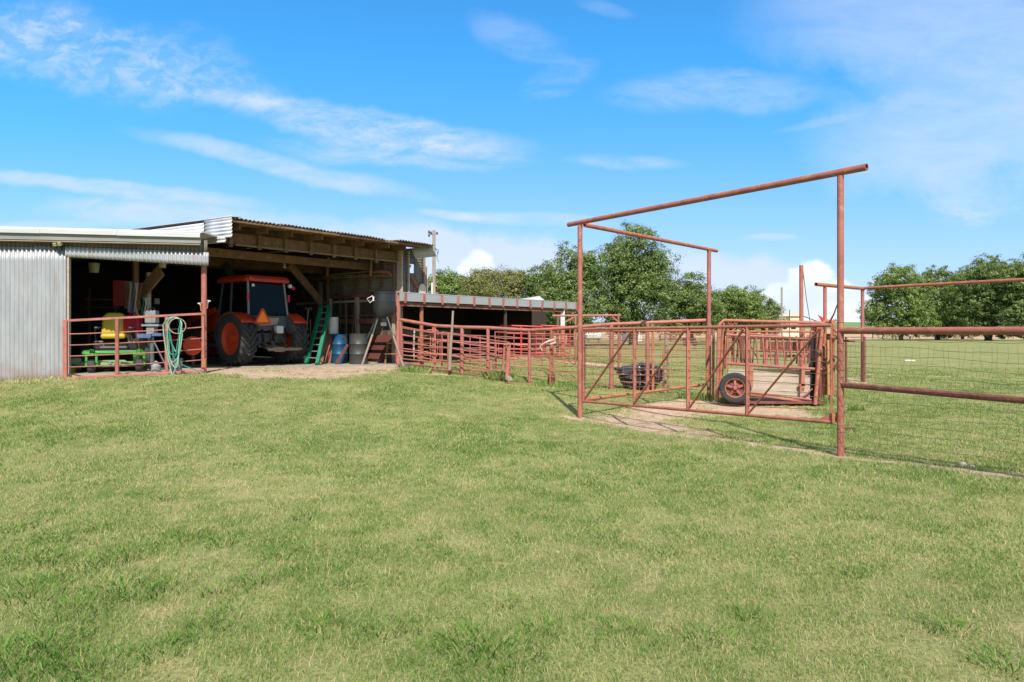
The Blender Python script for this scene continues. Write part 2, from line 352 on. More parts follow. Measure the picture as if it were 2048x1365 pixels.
def scatter(y0,y1,dens,side=1.5):
    ym=(y0+y1)/2; W=.78*y1+side; n=int(2*W*(y1-y0)*dens); X=rng.uniform(-W,W,n); Y=rng.uniform(y0,y1,n)
    k=np.abs(X)<.78*Y+side; return X[k],Y[k]
bx=[];by=[];bl=[];bw=[]
for y0,y1,dens,l,w in [(2.0,4.5,8500,.040,.0032),(4.5,7,5200,.042,.0045),(7,10,2600,.045,.0065),(10,14,2300,.038,.0075),(14,20,1250,.038,.010),(20,30,420,.042,.016)]:
    X,Y=scatter(y0,y1,dens); bx.append(X);by.append(Y); bl.append(np.full(len(X),l));bw.append(np.full(len(X),w))
bx=np.concatenate(bx);by=np.concatenate(by);bl=np.concatenate(bl);bw=np.concatenate(bw)
SLAB_FRONT=[(-9.9,15.15),(-7.3,16.6),(-7.5,17.6),(-5.68,18.3),(-3.23,19.8)]
# nothing grows inside the buildings
inside=in_poly(bx,by,[(-24,12.75),(-7.0,15.75),(-7.5,17.6),(-5.68,18.3),(-3.0,19.9),(-3,21),(3.5,28.5),(3.5,40),(-24,40)])
dm=dirt(bx,by)+.75*noise2(bx,by,4,3)+.6*noise2(bx,by,13,4)
keep=(~inside)&(rng.uniform(0,1,len(bx))>np.clip((dm-.3)*1.6,0,.96))
thin=noise2(bx,by,2.2,9)+.6*noise2(bx,by,7,10); pt=noise2(bx,by,2.3,22)*.6+noise2(bx,by,7,23)*.5+noise2(bx,by,17,24)*.4; keep&=rng.uniform(0,1,len(bx))>np.clip(.25+.9*pt,.05,.72)
bx,by,bl,bw,dm=bx[keep],by[keep],bl[keep],bw[keep],dm[keep]; n=len(bx)
patch=noise2(bx,by,.5,21)*.7+noise2(bx,by,2.3,22)*.55+noise2(bx,by,7,23)*.6+noise2(bx,by,17,24)*.6
lush=np.clip(noise2(bx,by,1.1,31)+.25+np.clip((-bx-.3)*.22,0,.55)*(by<6),0,1)
tint=np.clip(.45+.33*patch+rng.normal(0,.18,n)+.25*np.clip(dm,0,1)-.16*lush,0,1)
dead=rng.uniform(0,1,n)<.10; tint[dead]=rng.uniform(.8,1,dead.sum())
bl=bl*(.65+.7*rng.uniform(0,1,n)+.5*lush*rng.uniform(0,1,n))
# broad crabgrass tufts
tx=[];ty=[];tl=[];tw=[];ta=[]
TU=[(90,1120,1.2),(190,1130,1.2),(260,1110,1.0),(370,1085,.9),(440,1090,.7),(60,1190,1.2),(150,1215,1.3),(250,1170,1.2),(320,1180,1.0),(90,1290,1.4),(30,1330,1.3),(180,1340,1.1),(240,1200,1),(560,1110,.9),(380,1070,.9),(980,1300,1.4),(940,1290,.9),(120,1080,.8),(330,1000,.6),(280,990,.6),(520,1160,.8),(1240,1260,.7),(1080,1260,.7),(790,1260,.8),(640,1260,.8),(410,1250,.9),(1330,1110,.6),(620,1100,.7),(1410,1280,.8),(1000,1210,.6),(1890,1260,.8),(1700,1150,.6),(2000,1330,.8),(1500,1230,.6),(860,1080,.5),(700,1170,.6),(30,1060,.8),(200,1060,.7),(455,1180,.8),(330,1300,.8)]
for px,py,s in TU:
    g=G(px,py); k=int(120*s); a=rng.uniform(0,6.28,k); rr=.20*s*rng.uniform(0,1,k)**.7
    tx.append(g.x+rr*np.cos(a)); ty.append(g.y+rr*np.sin(a)*1.0); tl.append(rng.uniform(.04,.13,k)*s**.5); tw.append(rng.uniform(.005,.009,k)); ta.append(a+rng.normal(0,.7,k))
tx=np.concatenate(tx);ty=np.concatenate(ty);tl=np.concatenate(tl);tw=np.concatenate(tw);ta=np.concatenate(ta); k=len(tx)
ang=np.concatenate([rng.uniform(0,6.28,n),ta]); lean=np.concatenate([rng.uniform(.3,1.5,n),rng.uniform(1.0,1.65,k)])
X=np.concatenate([bx,tx]);Y=np.concatenate([by,ty]);Ln=np.concatenate([bl,tl]);Wd=np.concatenate([bw,tw])
T=np.concatenate([tint,np.clip(rng.normal(.2,.13,k),0,1)])
Z=tz(X,Y)-.004
n=len(X)
face=rng.uniform(0,6.28,n); wx=np.cos(face)*Wd/2; wy=np.sin(face)*Wd/2
h1=Ln*.5*np.cos(lean*.5); o1=Ln*.5*np.sin(lean*.5); h2=h1+Ln*.5*np.cos(lean*1.25); o2=o1+Ln*.5*np.sin(lean*1.25)
ca,sa=np.cos(ang),np.sin(ang)
v=np.empty((n,5,3))
v[:,0]=np.stack([X-wx,Y-wy,Z],-1); v[:,1]=np.stack([X+wx,Y+wy,Z],-1)
v[:,2]=np.stack([X+o1*ca+wx*.8,Y+o1*sa+wy*.8,Z+h1],-1); v[:,3]=np.stack([X+o1*ca-wx*.8,Y+o1*sa-wy*.8,Z+h1],-1)
v[:,4]=np.stack([X+o2*ca,Y+o2*sa,Z+h2],-1)
b=np.arange(n)*5
tri=np.stack([b,b+1,b+2,b,b+2,b+3,b+3,b+2,b+4],-1).reshape(-1)
grass=npmesh('grass',v.reshape(-1,3),tri,3,GM,attr={'tint':np.repeat(T,5)}); struct(grass,'stuff')
grass['label']='short mown green and straw coloured lawn grass'
print('blades',n)
# ---------- barn ----------
U=Vector((.643,.766,0)); NI=Vector((-.766,.643,0)); R0=Vector((-6.55,16,0)); FL=.70
def B(t,s,z): v=R0+U*t+NI*s; return Vector((v.x,v.y,z))
Q0=Vector((-11.25,15,0)); Q1=Vector((-7.004,15.75,0)); QD=(Q1-Q0).normalized(); QN=Vector((-QD.y,QD.x,0))   # left facade line, inward normal
def Q(l,o=0,z=0): v=Q0+QD*l+QN*o; return Vector((v.x,v.y,z))
def qpx(px):                                  # length along the left facade at a bearing
    a=(px-1024)/F; return (a*Q0.y-Q0.x)/(QD.x-a*QD.y)
def corr(mb, a, along, up, length, h0, h1, pitch=.088, amp=.020, nrm=None, wob=.004, rows=1, per=6, phase=0, topw=0):
    """corrugated sheet: ridges run along `up`, wave runs along `along`; h0/h1 heights as functions or numbers"""
    along=Vector(along).normalized(); up=Vector(up).normalized(); nrm=(nrm or along.cross(up)).normalized()
    n=max(2,int(length/pitch*per)); vs=[]; fs=[]
    for i in range(n+1):
        l=length*i/n; w=math.sin(2*math.pi*l/pitch+phase)*amp
        b0=h0(l) if callable(h0) else h0; b1=h1(l) if callable(h1) else h1
        for k in range(rows+1):
            h=b0+(b1-b0)*k/rows
            d=w+wob*math.sin(l*3.1+h*2.3)+wob*.7*math.sin(l*7.7-h*5.1)
            vs.append(Vector(a)+along*l+up*h+nrm*d)
    for i in range(n):
        for k in range(rows):
            p=i*(rows+1)+k; fs.append((p,p+rows+1,p+rows+2,p+1))
    b=len(mb.v); mb.v+= [tuple(v) for v in vs]; mb.f+=[tuple(b+i for i in f) for f in fs]
def flat_build(mb,name,m,parent,th=.0025):
    me=bpy.data.meshes.new(name); me.from_pydata(mb.v,[],mb.f); me.materials.append(m); me.polygons.foreach_set('use_smooth',[True]*len(me.polygons))
    o=bpy.data.objects.new(name,me); C.objects.link(o); o.parent=parent
    s=o.modifiers.new('thickness','SOLIDIFY'); s.thickness=th; s.offset=0
    return o
UP=Vector((0,0,1))
barn=thing('barn','old open fronted barn of galvanised tin and weathered lumber with tractor bay','barn')
lG=qpx(131); lE=qpx(417)
# left wing front wall in three sheets of slightly different age
xs=[-6.2,-3.7,-1.2,lG-.62,lG+.02]
for i in range(4):
    mb=MB(); a,b=xs[i],xs[i+1]+(.05 if i<3 else 0)
    corr(mb,Q(a,-.004*(i%2)),QD,UP,b-a,.40,3.52+.02*(i%2),rows=10,phase=i*2,nrm=-QN); flat_build(mb,'wall_sheet',M['tin'],barn)
mb=MB(); corr(mb,Q(-6.2,.035),QD,UP,lG+6.2+.1,3.44,3.75,rows=1,nrm=-QN); flat_build(mb,'eave_shade_sheet',M['tin_dull'],barn)  # darker tin puts the fascia's shadow into the colour of this strip
mb=MB(); corr(mb,Q(lG,.0),QD,UP,lE-lG,lambda l:3.315-.145*l/(lE-lG),lambda l:3.54-.02*l,rows=3,phase=1,nrm=-QN); flat_build(mb,'header_sheet',M['tin'],barn)
mb=MB(); corr(mb,Q(lG+.1,.04),QD,UP,lE-lG-.14,3.44,3.76,rows=1,nrm=-QN,phase=2); flat_build(mb,'eave_shade_sheet',M['tin_dull'],barn)  # eave shade carried by the darker tin above the opening too
# jamb strip at opening (side of wall sheet)
mb=MB(); mb.bar(Q(lG+.035,.06,.5),Q(lG+.035,.06,3.4),.10,.06,QD); mb.build('door_jamb',M['wood_grey'],barn)
mb=MB(); mb.bar(Q(lG,.10,3.42),Q(lE,.10,3.36),.05,.24); mb.build('header_board',M['wood_dark'],barn)
# fascia with rolled top, and the low roof behind it
prof=[(-.20,3.79),(-.25,3.796),(-.245,3.875),(-.20,3.905),(-.05,3.925)]
mb=MB(); ls=[-6.3,-2.9,.9,2.45,lE-.12]
for a,b in zip(ls[:-1],ls[1:]):
    dz=random.uniform(-.004,.004); v=[]
    for l in(a+.004,b):
        for o,z in prof: v.append(Q(l,o,z+dz+.006*math.sin(l*1.3)))
    k=len(prof); mb.add(v,[(i,i+1,k+i+1,k+i) for i in range(k-1)])
fo2=flat_build(mb,'fascia',M['fascia'],barn,.004); fo2.data.polygons.foreach_set('use_smooth',[False]*len(fo2.data.polygons))
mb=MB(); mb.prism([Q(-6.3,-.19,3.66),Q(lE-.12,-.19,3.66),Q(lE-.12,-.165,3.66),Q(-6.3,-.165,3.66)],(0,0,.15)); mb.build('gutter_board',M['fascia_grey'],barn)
mb=MB(); mb.prism([Q(-6.3,-.19,3.63),Q(lE-.14,-.19,3.63),Q(lE-.14,.02,3.63),Q(-6.3,.02,3.63)],(0,0,.012)); mb.build('soffit',M['wood_grey'],barn)
tl=B(0,1.4,3.9)
mb=MB(); mb.prism([Q(-14,-.05,3.925),Q(lE-.12,-.05,3.925),(B(.3,.9,0).x,B(.3,.9,0).y,3.925),B(.3,10.2,3.98),(-26,25,3.98)],(0,0,.03)); mb.build('low_roof',M['tin_white'],barn)
# high roof: corrugated sheet, ridges run front to back
SL=.047
mb=MB()
def rs(t0,t1,s0,lift=0,ph=0):
    corr(mb,B(t0,s0,4.31+SL*s0+lift),U,(NI+UP*SL),t1-t0,0,10.4-s0,pitch=.105,amp=.020,nrm=UP,rows=8,phase=ph,wob=.008)
rs(0,1.3,0); rs(1.28,3.0,.02,.014,1); rs(2.98,4.55,-.02,0,2); rs(4.53,5.05,.12,-.03,1); rs(5.0,6.42,-.06,.012,3)
flat_build(mb,'high_roof',M['tin_dull'],barn,.003)
# end flap drooping on the right
mb=MB()
corr(mb,B(6.40,.0,4.30),NI,Vector((.35,.45,-1)),1.1,0,.36,pitch=.085,amp=.013,rows=1); flat_build(mb,'roof_flap',M['tin_white'],barn)
# white side trim: horizontal ribs
mb=MB()
def side(s0,s1,z0,z1,o=0,b0=None):
    corr(mb,B(-.03-o,s0,z0),UP,NI+UP*SL*.9,z1-z0,0,s1-s0,pitch=.085,amp=.013,nrm=-U,rows=3)
side(-.03,1.33,3.86,4.37,.0); side(.25,1.62,3.76,3.90,.012); side(1.3,10.3,3.86,4.33,.02)
flat_build(mb,'side_trim',M['tin_white'],barn)
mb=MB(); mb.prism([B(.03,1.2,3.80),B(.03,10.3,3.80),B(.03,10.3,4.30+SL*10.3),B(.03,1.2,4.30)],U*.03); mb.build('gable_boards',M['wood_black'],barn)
mb=MB(); v=[B(-.05,-.03,4.345),B(.22,-.03,4.362),B(.22,10.3,4.36+SL*10.3),B(-.05,10.3,4.345+SL*10.3)]; mb.add(v,[(0,1,2,3)]); flat_build(mb,'roof_edge_cap',M['tin_white'],barn,.006)
# front beam with cleats, plate under it
zt=lambda s:4.28+SL*s
mb=MB(); mb.bar(B(.1,1.02,3.985),B(2.6,1.02,3.985),.045,.27); mb.bar(B(2.6,1.03,3.985),B(5.95,1.03,3.985),.045,.27); mb.build('front_beam',M['wood'],barn)
mb=MB(); mb.bar(B(.6,1.0,3.832),B(5.9,1.0,3.832),.09,.032); mb.build('beam_plate',M['wood_new'],barn)
mb=MB()
for t in [.45,1.22,1.98,2.75,3.5,4.25,5.0]:
    mb=MB(); mb.bar(B(t,.95,3.76-(.03 if t>4.5 else 0)),B(t,.95,4.13),.055,.09,U); mb.build('cleat',M['wood'],barn)
for i,t in enumerate([.30,1.08,1.84,2.62,3.38,4.12,4.88,5.6]):
    s0=.22+.1*((i*7)%3); mb=MB(); mb.bar(B(t,s0,zt(s0)-.10),B(t+.03,4.0,zt(4)-.10),.045,.17); mb.build('rafter',M['wood'],barn)
for s,h in((.10,.05),(.55,.04),(1.5,.05),(2.6,.05),(3.7,.05)):
    mb=MB(); mb.bar(B(.02,s,zt(s)+.0-h/2),B(6.3,s,zt(s)-.01-h/2),.14 if s<.2 else .09,h); mb.build('purlin',M['wood'],barn)
# inner beams
for s,z,h in((2.1,3.72,.22),(4.6,3.75,.24),(7.2,3.9,.2)):
    mb=MB(); mb.bar(B(-.6,s,z),B(5.75,s,z),.08,h); mb.build('inner_beam',M['wood'],barn)
def brace(a,b,w,h,m='wood'):
    mb=MB(); mb.bar(a,b,w,h); return mb.build('diagonal_brace',M[m],barn)
brace(P(578,528,20.6),P(643,606,22.2),.06,.24,'wood'); brace(P(322,541,17.9),P(281,590,18.2),.06,.32,'wood_new'); brace(P(448,528,20.5),P(476,570,20.8),.05,.2,'wood_dark')
# posts
for px,y0,d,w,m in((271,524,17.9,.12,'wood'),(297,590,18.3,.10,'wood_grey'),(640,600,23.2,.14,'wood_dark'),(655,520,23.2,.10,'wood')):
    p=P(px,y0,d); mb=MB(); mb.bar((p.x,p.y,FL),(p.x,p.y,p.z+.6),w,w,U); mb.build('post',M[m],barn)
# steel post at corner between the wings
p=XY(408,15.95); mb=MB(); mb.tube([(p[0],p[1],.66),(p[0],p[1],3.2)],.062,14); mb.build('steel_post',M['pipe_pink'],barn,smooth=True)
# enclosing walls
def wallp(a,b,z0,z1,th,name,m):
    a=Vector((a[0],a[1],0)); b=Vector((b[0],b[1],0)); mb=MB(); mb.bar(a+UP*(z0+z1)/2,b+UP*(z0+z1)/2,th,z1-z0); return mb.build(name,M[m],barn)
E0=B(5.88,1.0,0); E1=B(5.88,10.3,0)
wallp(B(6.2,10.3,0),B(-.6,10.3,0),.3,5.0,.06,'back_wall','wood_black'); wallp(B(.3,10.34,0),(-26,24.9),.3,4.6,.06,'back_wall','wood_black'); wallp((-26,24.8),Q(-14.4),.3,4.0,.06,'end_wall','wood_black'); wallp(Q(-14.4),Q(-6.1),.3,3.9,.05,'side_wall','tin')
# right end wall: boards below, rails, tin above
mb=MB(); s=1.0; i=0
while s<10.2:
    wd=random.uniform(.13,.24); z1=2.72+SL*s+random.uniform(-.03,.06); z0=FL+.02+(random.uniform(.0,.12) if random.random()<.3 else 0)
    mb=MB(); mb.bar(B(5.88+random.uniform(-.008,.008),s+wd/2,z0),B(5.88,s+wd/2+random.uniform(-.01,.01),z1),.03,wd-.012,NI); s+=wd; mb.build('wall_board',M['wood_dark'],barn)
for z0,z1,s0,s1,m in((.80,.98,1.02,3.1,'rail_red'),(1.10,1.24,1.05,2.7,'rail_red'),(1.34,1.56,1.0,3.0,'rail_red'),(1.92,2.08,1.0,4.2,'board_red'),(2.16,2.22,1.2,4.3,'wood'),(2.78,2.90,1.0,8.0,'board_red'),(2.62,2.70,1.0,6.5,'wood_grey')):
    mb=MB(); mb.bar(B(5.80,s0,(z0+z1)/2),B(5.80,s1,(z0+z1)/2+random.uniform(-.03,.03)),.028,z1-z0); mb.build('wall_rail',M[m],barn)
mb=MB(); corr(mb,B(5.9,1.0,2.60),UP,NI+UP*SL,1.72,0,9.3,pitch=.085,amp=.012,nrm=-U,rows=2); flat_build(mb,'wall_tin',M['tin_dull'],barn)
for s in(1.15,1.75,2.35,3.0,3.8,4.6,5.5):
    mb=MB(); mb.bar(B(5.83,s,2.85),B(5.83,s,4.30),.09,.055,U); mb.build('wall_stud',M['wood'],barn)
for s in(1.05,2.9,4.4):
    mb=MB(); mb.bar(B(5.78,s,FL),B(5.78,s,2.8),.12,.10,U); mb.build('wall_post',M['wood_grey'],barn)
# overhead lumber rack and hangers
def hanger(s,t): 
    mb=MB(); mb.bar(B(t,s,3.35),B(t,s,3.9),.04,.12,U); mb.build('rack_hanger',M['wood_new'],barn)
# jog beside the facade: tin sheet with a torn hole, red and white steel uprights
jw=1.05; HX,HZ=(.40,.58),(3.52,3.80)
def jog(l0,l1,z0,z1):
    mb=MB(); corr(mb,B(5.95+l0,1.0,0)+UP*z0,UP,U,z1-z0,0,l1-l0,pitch=.085,amp=.010,nrm=-NI,rows=2); return mb
m_=MB()
for a in((0,HX[0],2.86,4.28),(HX[1],jw,2.86,4.28),(HX[0],HX[1],2.86,HZ[0]),(HX[0],HX[1],HZ[1],4.28)):
    q=jog(*a); b0=len(m_.v); m_.v+=q.v; m_.f+=[tuple(b0+i for i in f) for f in q.f]
flat_build(m_,'jog_tin',M['tin_dull'],barn,.003)
mb=MB(); c=B(5.95+HX[0],.985,HZ[1]-.02); mb.prism([c,c+U*.07+UP*-.02,c+U*.03+UP*-.10,c+UP*-.13],NI*.004); mb.build('torn_tin',M['tin_dull'],barn)
for t,m,z0,z1,w in((5.90,'wood_grey',.7,4.25,.22),(6.25,'wood_grey',2.85,4.2,.07),(6.93,'pole',2.8,4.25,.05),(6.98,'pipe_rust',2.8,3.75,.06),(7.04,'tin_white',2.78,3.8,.035)):
    mb=MB(); mb.bar(B(t,.93,z0),B(t,.93,z1),w,.05,U); mb.build('corner_upright',M[m],barn)
mb=MB(); mb.bar(B(6.3,.9,3.45),B(6.62,.9,3.05),.04,.10); mb.build('jog_brace',M['board_red'],barn)
mb=MB(); mb.bar(B(5.92,.96,2.83),B(7.05,.96,2.83),.10,.06); mb.build('jog_sill',M['board_red'],barn)
mb=MB(); mb.prism([B(6.66,.88,2.87),B(6.92,.88,2.87),B(6.95,.88,3.08),B(6.84,.88,3.2),B(6.70,.88,3.17),B(6.63,.88,3.0)],NI*.03); mb.build('torn_board',M['rope'],barn)
# big red corner post carrying the end of the fence
p=XY(797,20.15); mb=MB(); mb.tube([(p[0],p[1],.55),(p[0]-.02,p[1],2.86)],.078,14); mb.build('corner_post',M['pipe_pink'],barn,smooth=True)
# floor slab
mb=MB(); poly=[(x,y,.30) for x,y in SLAB_FRONT]+[(-3.0,20.9,.30),tuple(E1)[:2]+(.30,),(-25.5,24.5,.30),tuple(Q(-14.2,.1))[:2]+(.30,),tuple(Q(lG,.1))[:2]+(.30,)]
mb.prism(poly,(0,0,.40)); slab=mb.build('floor_slab',M['concrete']); struct(slab)
# items fixed to the building
mb=MB(); q=Q(qpx(122),-.10,3.62); mb.box(q,(.10,.10,.06)); mb.box(q+Vector((-.04,-.05,-.04)),(.07,.09,.07),rot=Matrix.Rotation(.5,3,'X')); mb.box(q+Vector((.06,-.05,-.03)),(.07,.08,.07),rot=Matrix.Rotation(.5,3,'X'))
fl=mb.build('flood_light',M['cream']); mb=MB(); mb.box(q+Vector((0,.02,-.10)),(.11,.06,.12)); mb.build('sensor_box',M['black'],fl); tag(fl,'small twin flood light with black sensor under the barn eave','light')
def bulbthing(p,label):
    t=thing('light_socket',label,'light fitting',p); mb=MB(); mb.lathe([(.035,0),(.035,.03),(.018,.04),(.018,.10),(.05,.12)],n=12); mb.build('socket',M['white'],t); mb=MB(); mb.lathe([(.0,-.05),(.06,-.03),(.06,-.01),(.035,0)],n=12); mb.build('bulb',M['white'],t)
bulbthing(P(569,534,20.4),'white bare bulb socket hanging at the top of the diagonal brace')
mb=MB(); mb.box(P(314,603,20.0),(.14,.02,.17)); mb.box(P(314,603,19.98),(.05,.02,.10)); o=mb.build('wall_outlet',M['white']); tag(o,'small white outlet plate on the dark barn wall','outlet')
# lumber on the rack
mb=MB(); mb.bar(P(652,556,23.0),P(783,549,21.2),.30,.05); mb.bar(P(650,552,22.9),P(740,543.5,21.7),.05,.05); rk=mb.build('shelf_board',M['wood_new']); 
rack=thing('lumber_rack','overhead lumber rack hung from the front beam on two short boards','rack'); rk.parent=rack
mb=MB(); mb.bar(P(644,558,22.9),P(782,551,21.0),.06,.06); mb.build('rail',M['wood'],rack)
for a,b in((P(658,515,22.3),P(655,552,22.3)),(P(744,517,21.3),P(742,552,21.3))):
    mb=MB(); mb.bar(a,b,.10,.05,(1,0,0)); mb.build('hanger',M['wood_new'],rack)
mb=MB(); pts=[P(745,545,21.2),P(758,543.5,21.1),P(770,543.5,21.05),P(779,546,21.0),P(781,549,21.0)]; mb.tube(pts,[.03,.05,.06,.05,.03],8); o=mb.build('log',M['board_red']); tag(o,'rough reddish log lying on the overhead lumber rack','log')
# ---------- tractor ----------
HD=R(53)
tp=Vector(((525-1024)/F*19.75,19.75,FL))
tr=thing('tractor','orange cab tractor parked in the barn bay seen from behind with slow vehicle triangle','tractor',tp,HD)
def wheel(x,y,r,wd,rimr,out,rear=True):
    # axis along local X; tyre, lugs, rim
    mb=MB(); h=wd/2; sh=r-.055 if rear else r-.03
    prof=[(rimr,-h*.72),(rimr+.05,-h*.92),(r*.82,-h*1.0),(sh-.02,-h*.9),(sh,-h*.75),(sh,h*.75),(sh-.02,h*.9),(r*.82,h*1.0),(rimr+.05,h*.92),(rimr,h*.72)]
    mb.lathe(prof,(x,y,r),'X',40,closed=True)
    nl=22 if rear else 18; lh=r-sh
    for k in range(nl):
        for sgn in(-1,1):
            a0=2*math.pi*(k+(.5 if sgn>0 else 0))/nl; da=.30 if rear else .26
            # lug: slanted block from shoulder to centre
            vs=[]
            for (xx,aa) in((sgn*h*.98,a0),(sgn*h*.04,a0+da)):
                for w in(-.045,.045):
                    for rr in(sh-.015,r if abs(xx)<h*.5 else r-.012):
                        an=aa+w*(.75/r); vs.append((x+xx,y+rr*math.cos(an),r+rr*math.sin(an)))
            mb.add(vs,[(0,1,3,2),(4,6,7,5),(0,4,5,1),(2,3,7,6),(1,5,7,3),(0,2,6,4)])
            # shoulder tail down the sidewall
            vs=[]
            for (xx,rr,aa) in((sgn*h*.98,r-.012,a0),(sgn*h*1.03,r*.86,a0-.05)):
                for w in(-.045,.045):
                    for dx in(0,-sgn*.05):
                        an=aa+w*(.75/r); vs.append((x+xx+dx,y+rr*math.cos(an),r+rr*math.sin(an)))
            mb.add(vs,[(0,1,3,2),(4,6,7,5),(0,4,5,1),(2,3,7,6),(1,5,7,3),(0,2,6,4)])
    w=thing('wheel',None,None); 
    for kx in('label','category'):
        if kx in w: del w[kx]
    w.parent=tr; mb.build('tyre',M['tyre'],w,smooth=False)
    mb=MB(); dsh=out*h*.15
    mb.lathe([(rimr+.015,-h*.74),(rimr+.03,-h*.76),(rimr+.03,-h*.70),(rimr-.02,-h*.55),(rimr-.03,0),(rimr-.02,h*.55),(rimr+.03,h*.70),(rimr+.03,h*.76),(rimr+.015,h*.74),(rimr-.01,h*.70),(rimr-.045,h*.5),(rimr-.055,0),(rimr-.045,-h*.5),(rimr-.01,-h*.70)],(x,y,r),'X',40,closed=True)
    mb.build('rim',M['orange_rim'],w,smooth=True)
    mb=MB(); s=out
    mb.lathe([(rimr-.03,dsh+s*.02),(rimr*.72,dsh-s*.05),(rimr*.5,dsh-s*.05),(rimr*.42,dsh+s*.03),(.13,dsh+s*.03),(.12,dsh+s*.10),(.0,dsh+s*.11)],(x,y,r),'X',32)
    for k in range(8):
        a=2*math.pi*k/8; mb.lathe([(.016,0),(.016,s*.03),(0,s*.03)],(x+dsh+s*.03,y+rimr*.36*math.cos(a),r+rimr*.36*math.sin(a)),'X',6)
    mb.build('disc',M['orange_rim'],w,smooth=True)
    return w
wheel(-.84,0,.76,.46,.45,-1); wheel(.84,0,.76,.46,.45,1)
wheel(-.80,2.25,.52,.30,.27,-1,False); wheel(.80,2.25,.52,.30,.27,1,False)
# chassis
mb=MB(); mb.box((0,1.2,.72),(.40,2.6,.34)); mb.box((0,-.05,.72),(.62,.5,.42)); mb.lathe([(.12,-.75),(.15,-.5),(.15,.5),(.12,.75)],(0,0,.76),'X',14); mb.box((0,2.25,.55),(1.3,.16,.16)); mb.build('chassis',M['grey_paint'],tr,bevel=.02)
mb=MB(); mb.prism([(-.34,1.2,.95),(-.34,3.0,.95),(-.34,3.05,1.35),(-.34,2.6,1.48),(-.34,1.2,1.56)],(.68,0,0)); mb.build('hood',M['orange'],tr,bevel=.04)
# cab: lower body, pillars, glass, roof
mb=MB(); mb.prism([(-.66,-.30,1.42),(.66,-.30,1.42),(.58,-.34,1.10),(.40,-.36,.98),(-.40,-.36,.98),(-.58,-.34,1.10)],(0,.30,0)); mb.box((0,.55,1.02),(1.02,1.1,.36)); mb.build('cab_body',M['grey_paint'],tr,bevel=.015)
mb=MB(); mb.prism([(-.42,-.345,1.36),(.30,-.345,1.36),(.22,-.362,1.16),(-.34,-.362,1.12)],(0,-.02,0)); mb.build('rear_panel',M['ring'],tr)
pil=[((-.63,-.30,1.40),(-.58,-.18,2.38)),((.63,-.30,1.40),(.58,-.18,2.38)),((-.64,.62,1.1),(-.60,.58,2.38)),((.64,.62,1.1),(.60,.58,2.38)),((-.60,1.28,1.45),(-.56,1.12,2.38)),((.60,1.28,1.45),(.56,1.12,2.38))]
for a,b in pil:
    mb=MB(); mb.bar(a,b,.055,.05,(0,1,0)); mb.build('pillar',M['grey_light'] if a[1]<0 else M['grey_paint'],tr,bevel=.01)
def pane(pts,name='window'):
    mb=MB(); mb.prism(pts,Vector((.006,.006,0))); return mb.build(name,M['glass'],tr)
pane([(-.60,-.285,1.43),(.60,-.285,1.43),(.555,-.175,2.36),(-.555,-.175,2.36)],'rear_window')
pane([(-.625,-.26,1.43),(-.625,.58,1.15),(-.595,.56,2.36),(-.575,-.16,2.36)]); pane([(.625,-.26,1.43),(.625,.58,1.15),(.595,.56,2.36),(.575,-.16,2.36)])
pane([(-.625,.66,1.15),(-.595,1.25,1.45),(-.56,1.10,2.36),(-.595,.60,2.36)]); pane([(.625,.66,1.15),(.595,1.25,1.45),(.56,1.10,2.36),(.595,.60,2.36)])
mb=MB(); poly=[]
for cx,cy,a0 in((.60,1.12,0),(-.60,1.12,90),(-.60,-.22,180),(.60,-.22,270)):
    for k in range(5): a=R(a0+22.5*k); poly.append((cx+.12*math.cos(a),cy+.12*math.sin(a)))
lo=[(x,y,2.38) for x,y in poly]; mid=[(x*1.02,y*1.0,2.46) for x,y in poly]; hi=[(x*.93,y*.93+.03,2.55) for x,y in poly]; k=len(poly)
mb.add(lo+mid+hi,[tuple(range(k-1,-1,-1))]+[(i,(i+1)%k,k+(i+1)%k,k+i) for i in range(k)]+[(k+i,k+(i+1)%k,2*k+(i+1)%k,2*k+i) for i in range(k)]+[tuple(2*k+i for i in range(k))])
mb.build('cab_roof',M['orange'],tr,bevel=.012)
for x in(-.62,.72):
    mb=MB(); mb.lathe([(.0,-.03),(.055,-.02),(.065,.03),(.03,.07),(0,.08)],(x,-.38 if x<0 else -.30,2.30 if x>0 else 2.45),'Y',14); mb.build('work_light',M['lamp'] if x>0 else M['orange'],tr,smooth=True)
mb=MB(); mb.lathe([(0,-.02),(.045,-.01),(.045,.03),(0,.05)],(-.46,-.26,2.27),'Y',12); mb.build('work_light',M['lamp'],tr,smooth=True)
mb=MB(); mb.lathe([(0,-.02),(.05,-.01),(.05,.03),(0,.05)],(.86,-.26,2.25),'Y',12); mb.build('amber_light',M['orange'],tr,smooth=True)
for x in(-.655,.665):
    mb=MB(); mb.box((x,-.30,1.93),(.07,.05,.22)); mb.build('tail_light',M['redlens'],tr,bevel=.01)
# fenders
for sx in(-1,1):
    mb=MB(); v=[]; n=12
    for i in range(n+1):
        a=R(42+98*i/n); r=.90; 
        for x in(.60,1.04): v.append((sx*x,r*math.cos(a)*.98-.0,.70+r*math.sin(a)*.90))
        v.append((sx*1.06,(r-.03)*math.cos(a),.70+(r-.05)*math.sin(a)*.9))
    fs=[]
    for i in range(n):
        fs.append((3*i,3*i+1,3*i+4,3*i+3)); fs.append((3*i+1,3*i+2,3*i+5,3*i+4))
    mb.add(v,fs); o=mb.build('fender',M['orange'],tr,smooth=True); s_=o.modifiers.new('thickness','SOLIDIFY'); s_.thickness=.025
    mb=MB(); mb.prism([(sx*.60,-.36,1.42),(sx*.60,-.80,1.05),(sx*.60,-.5,.9),(sx*.60,.6,1.1),(sx*.60,.6,1.45)],(sx*-.03,0,0)); mb.build('fender_plate',M['grey_paint'],tr)
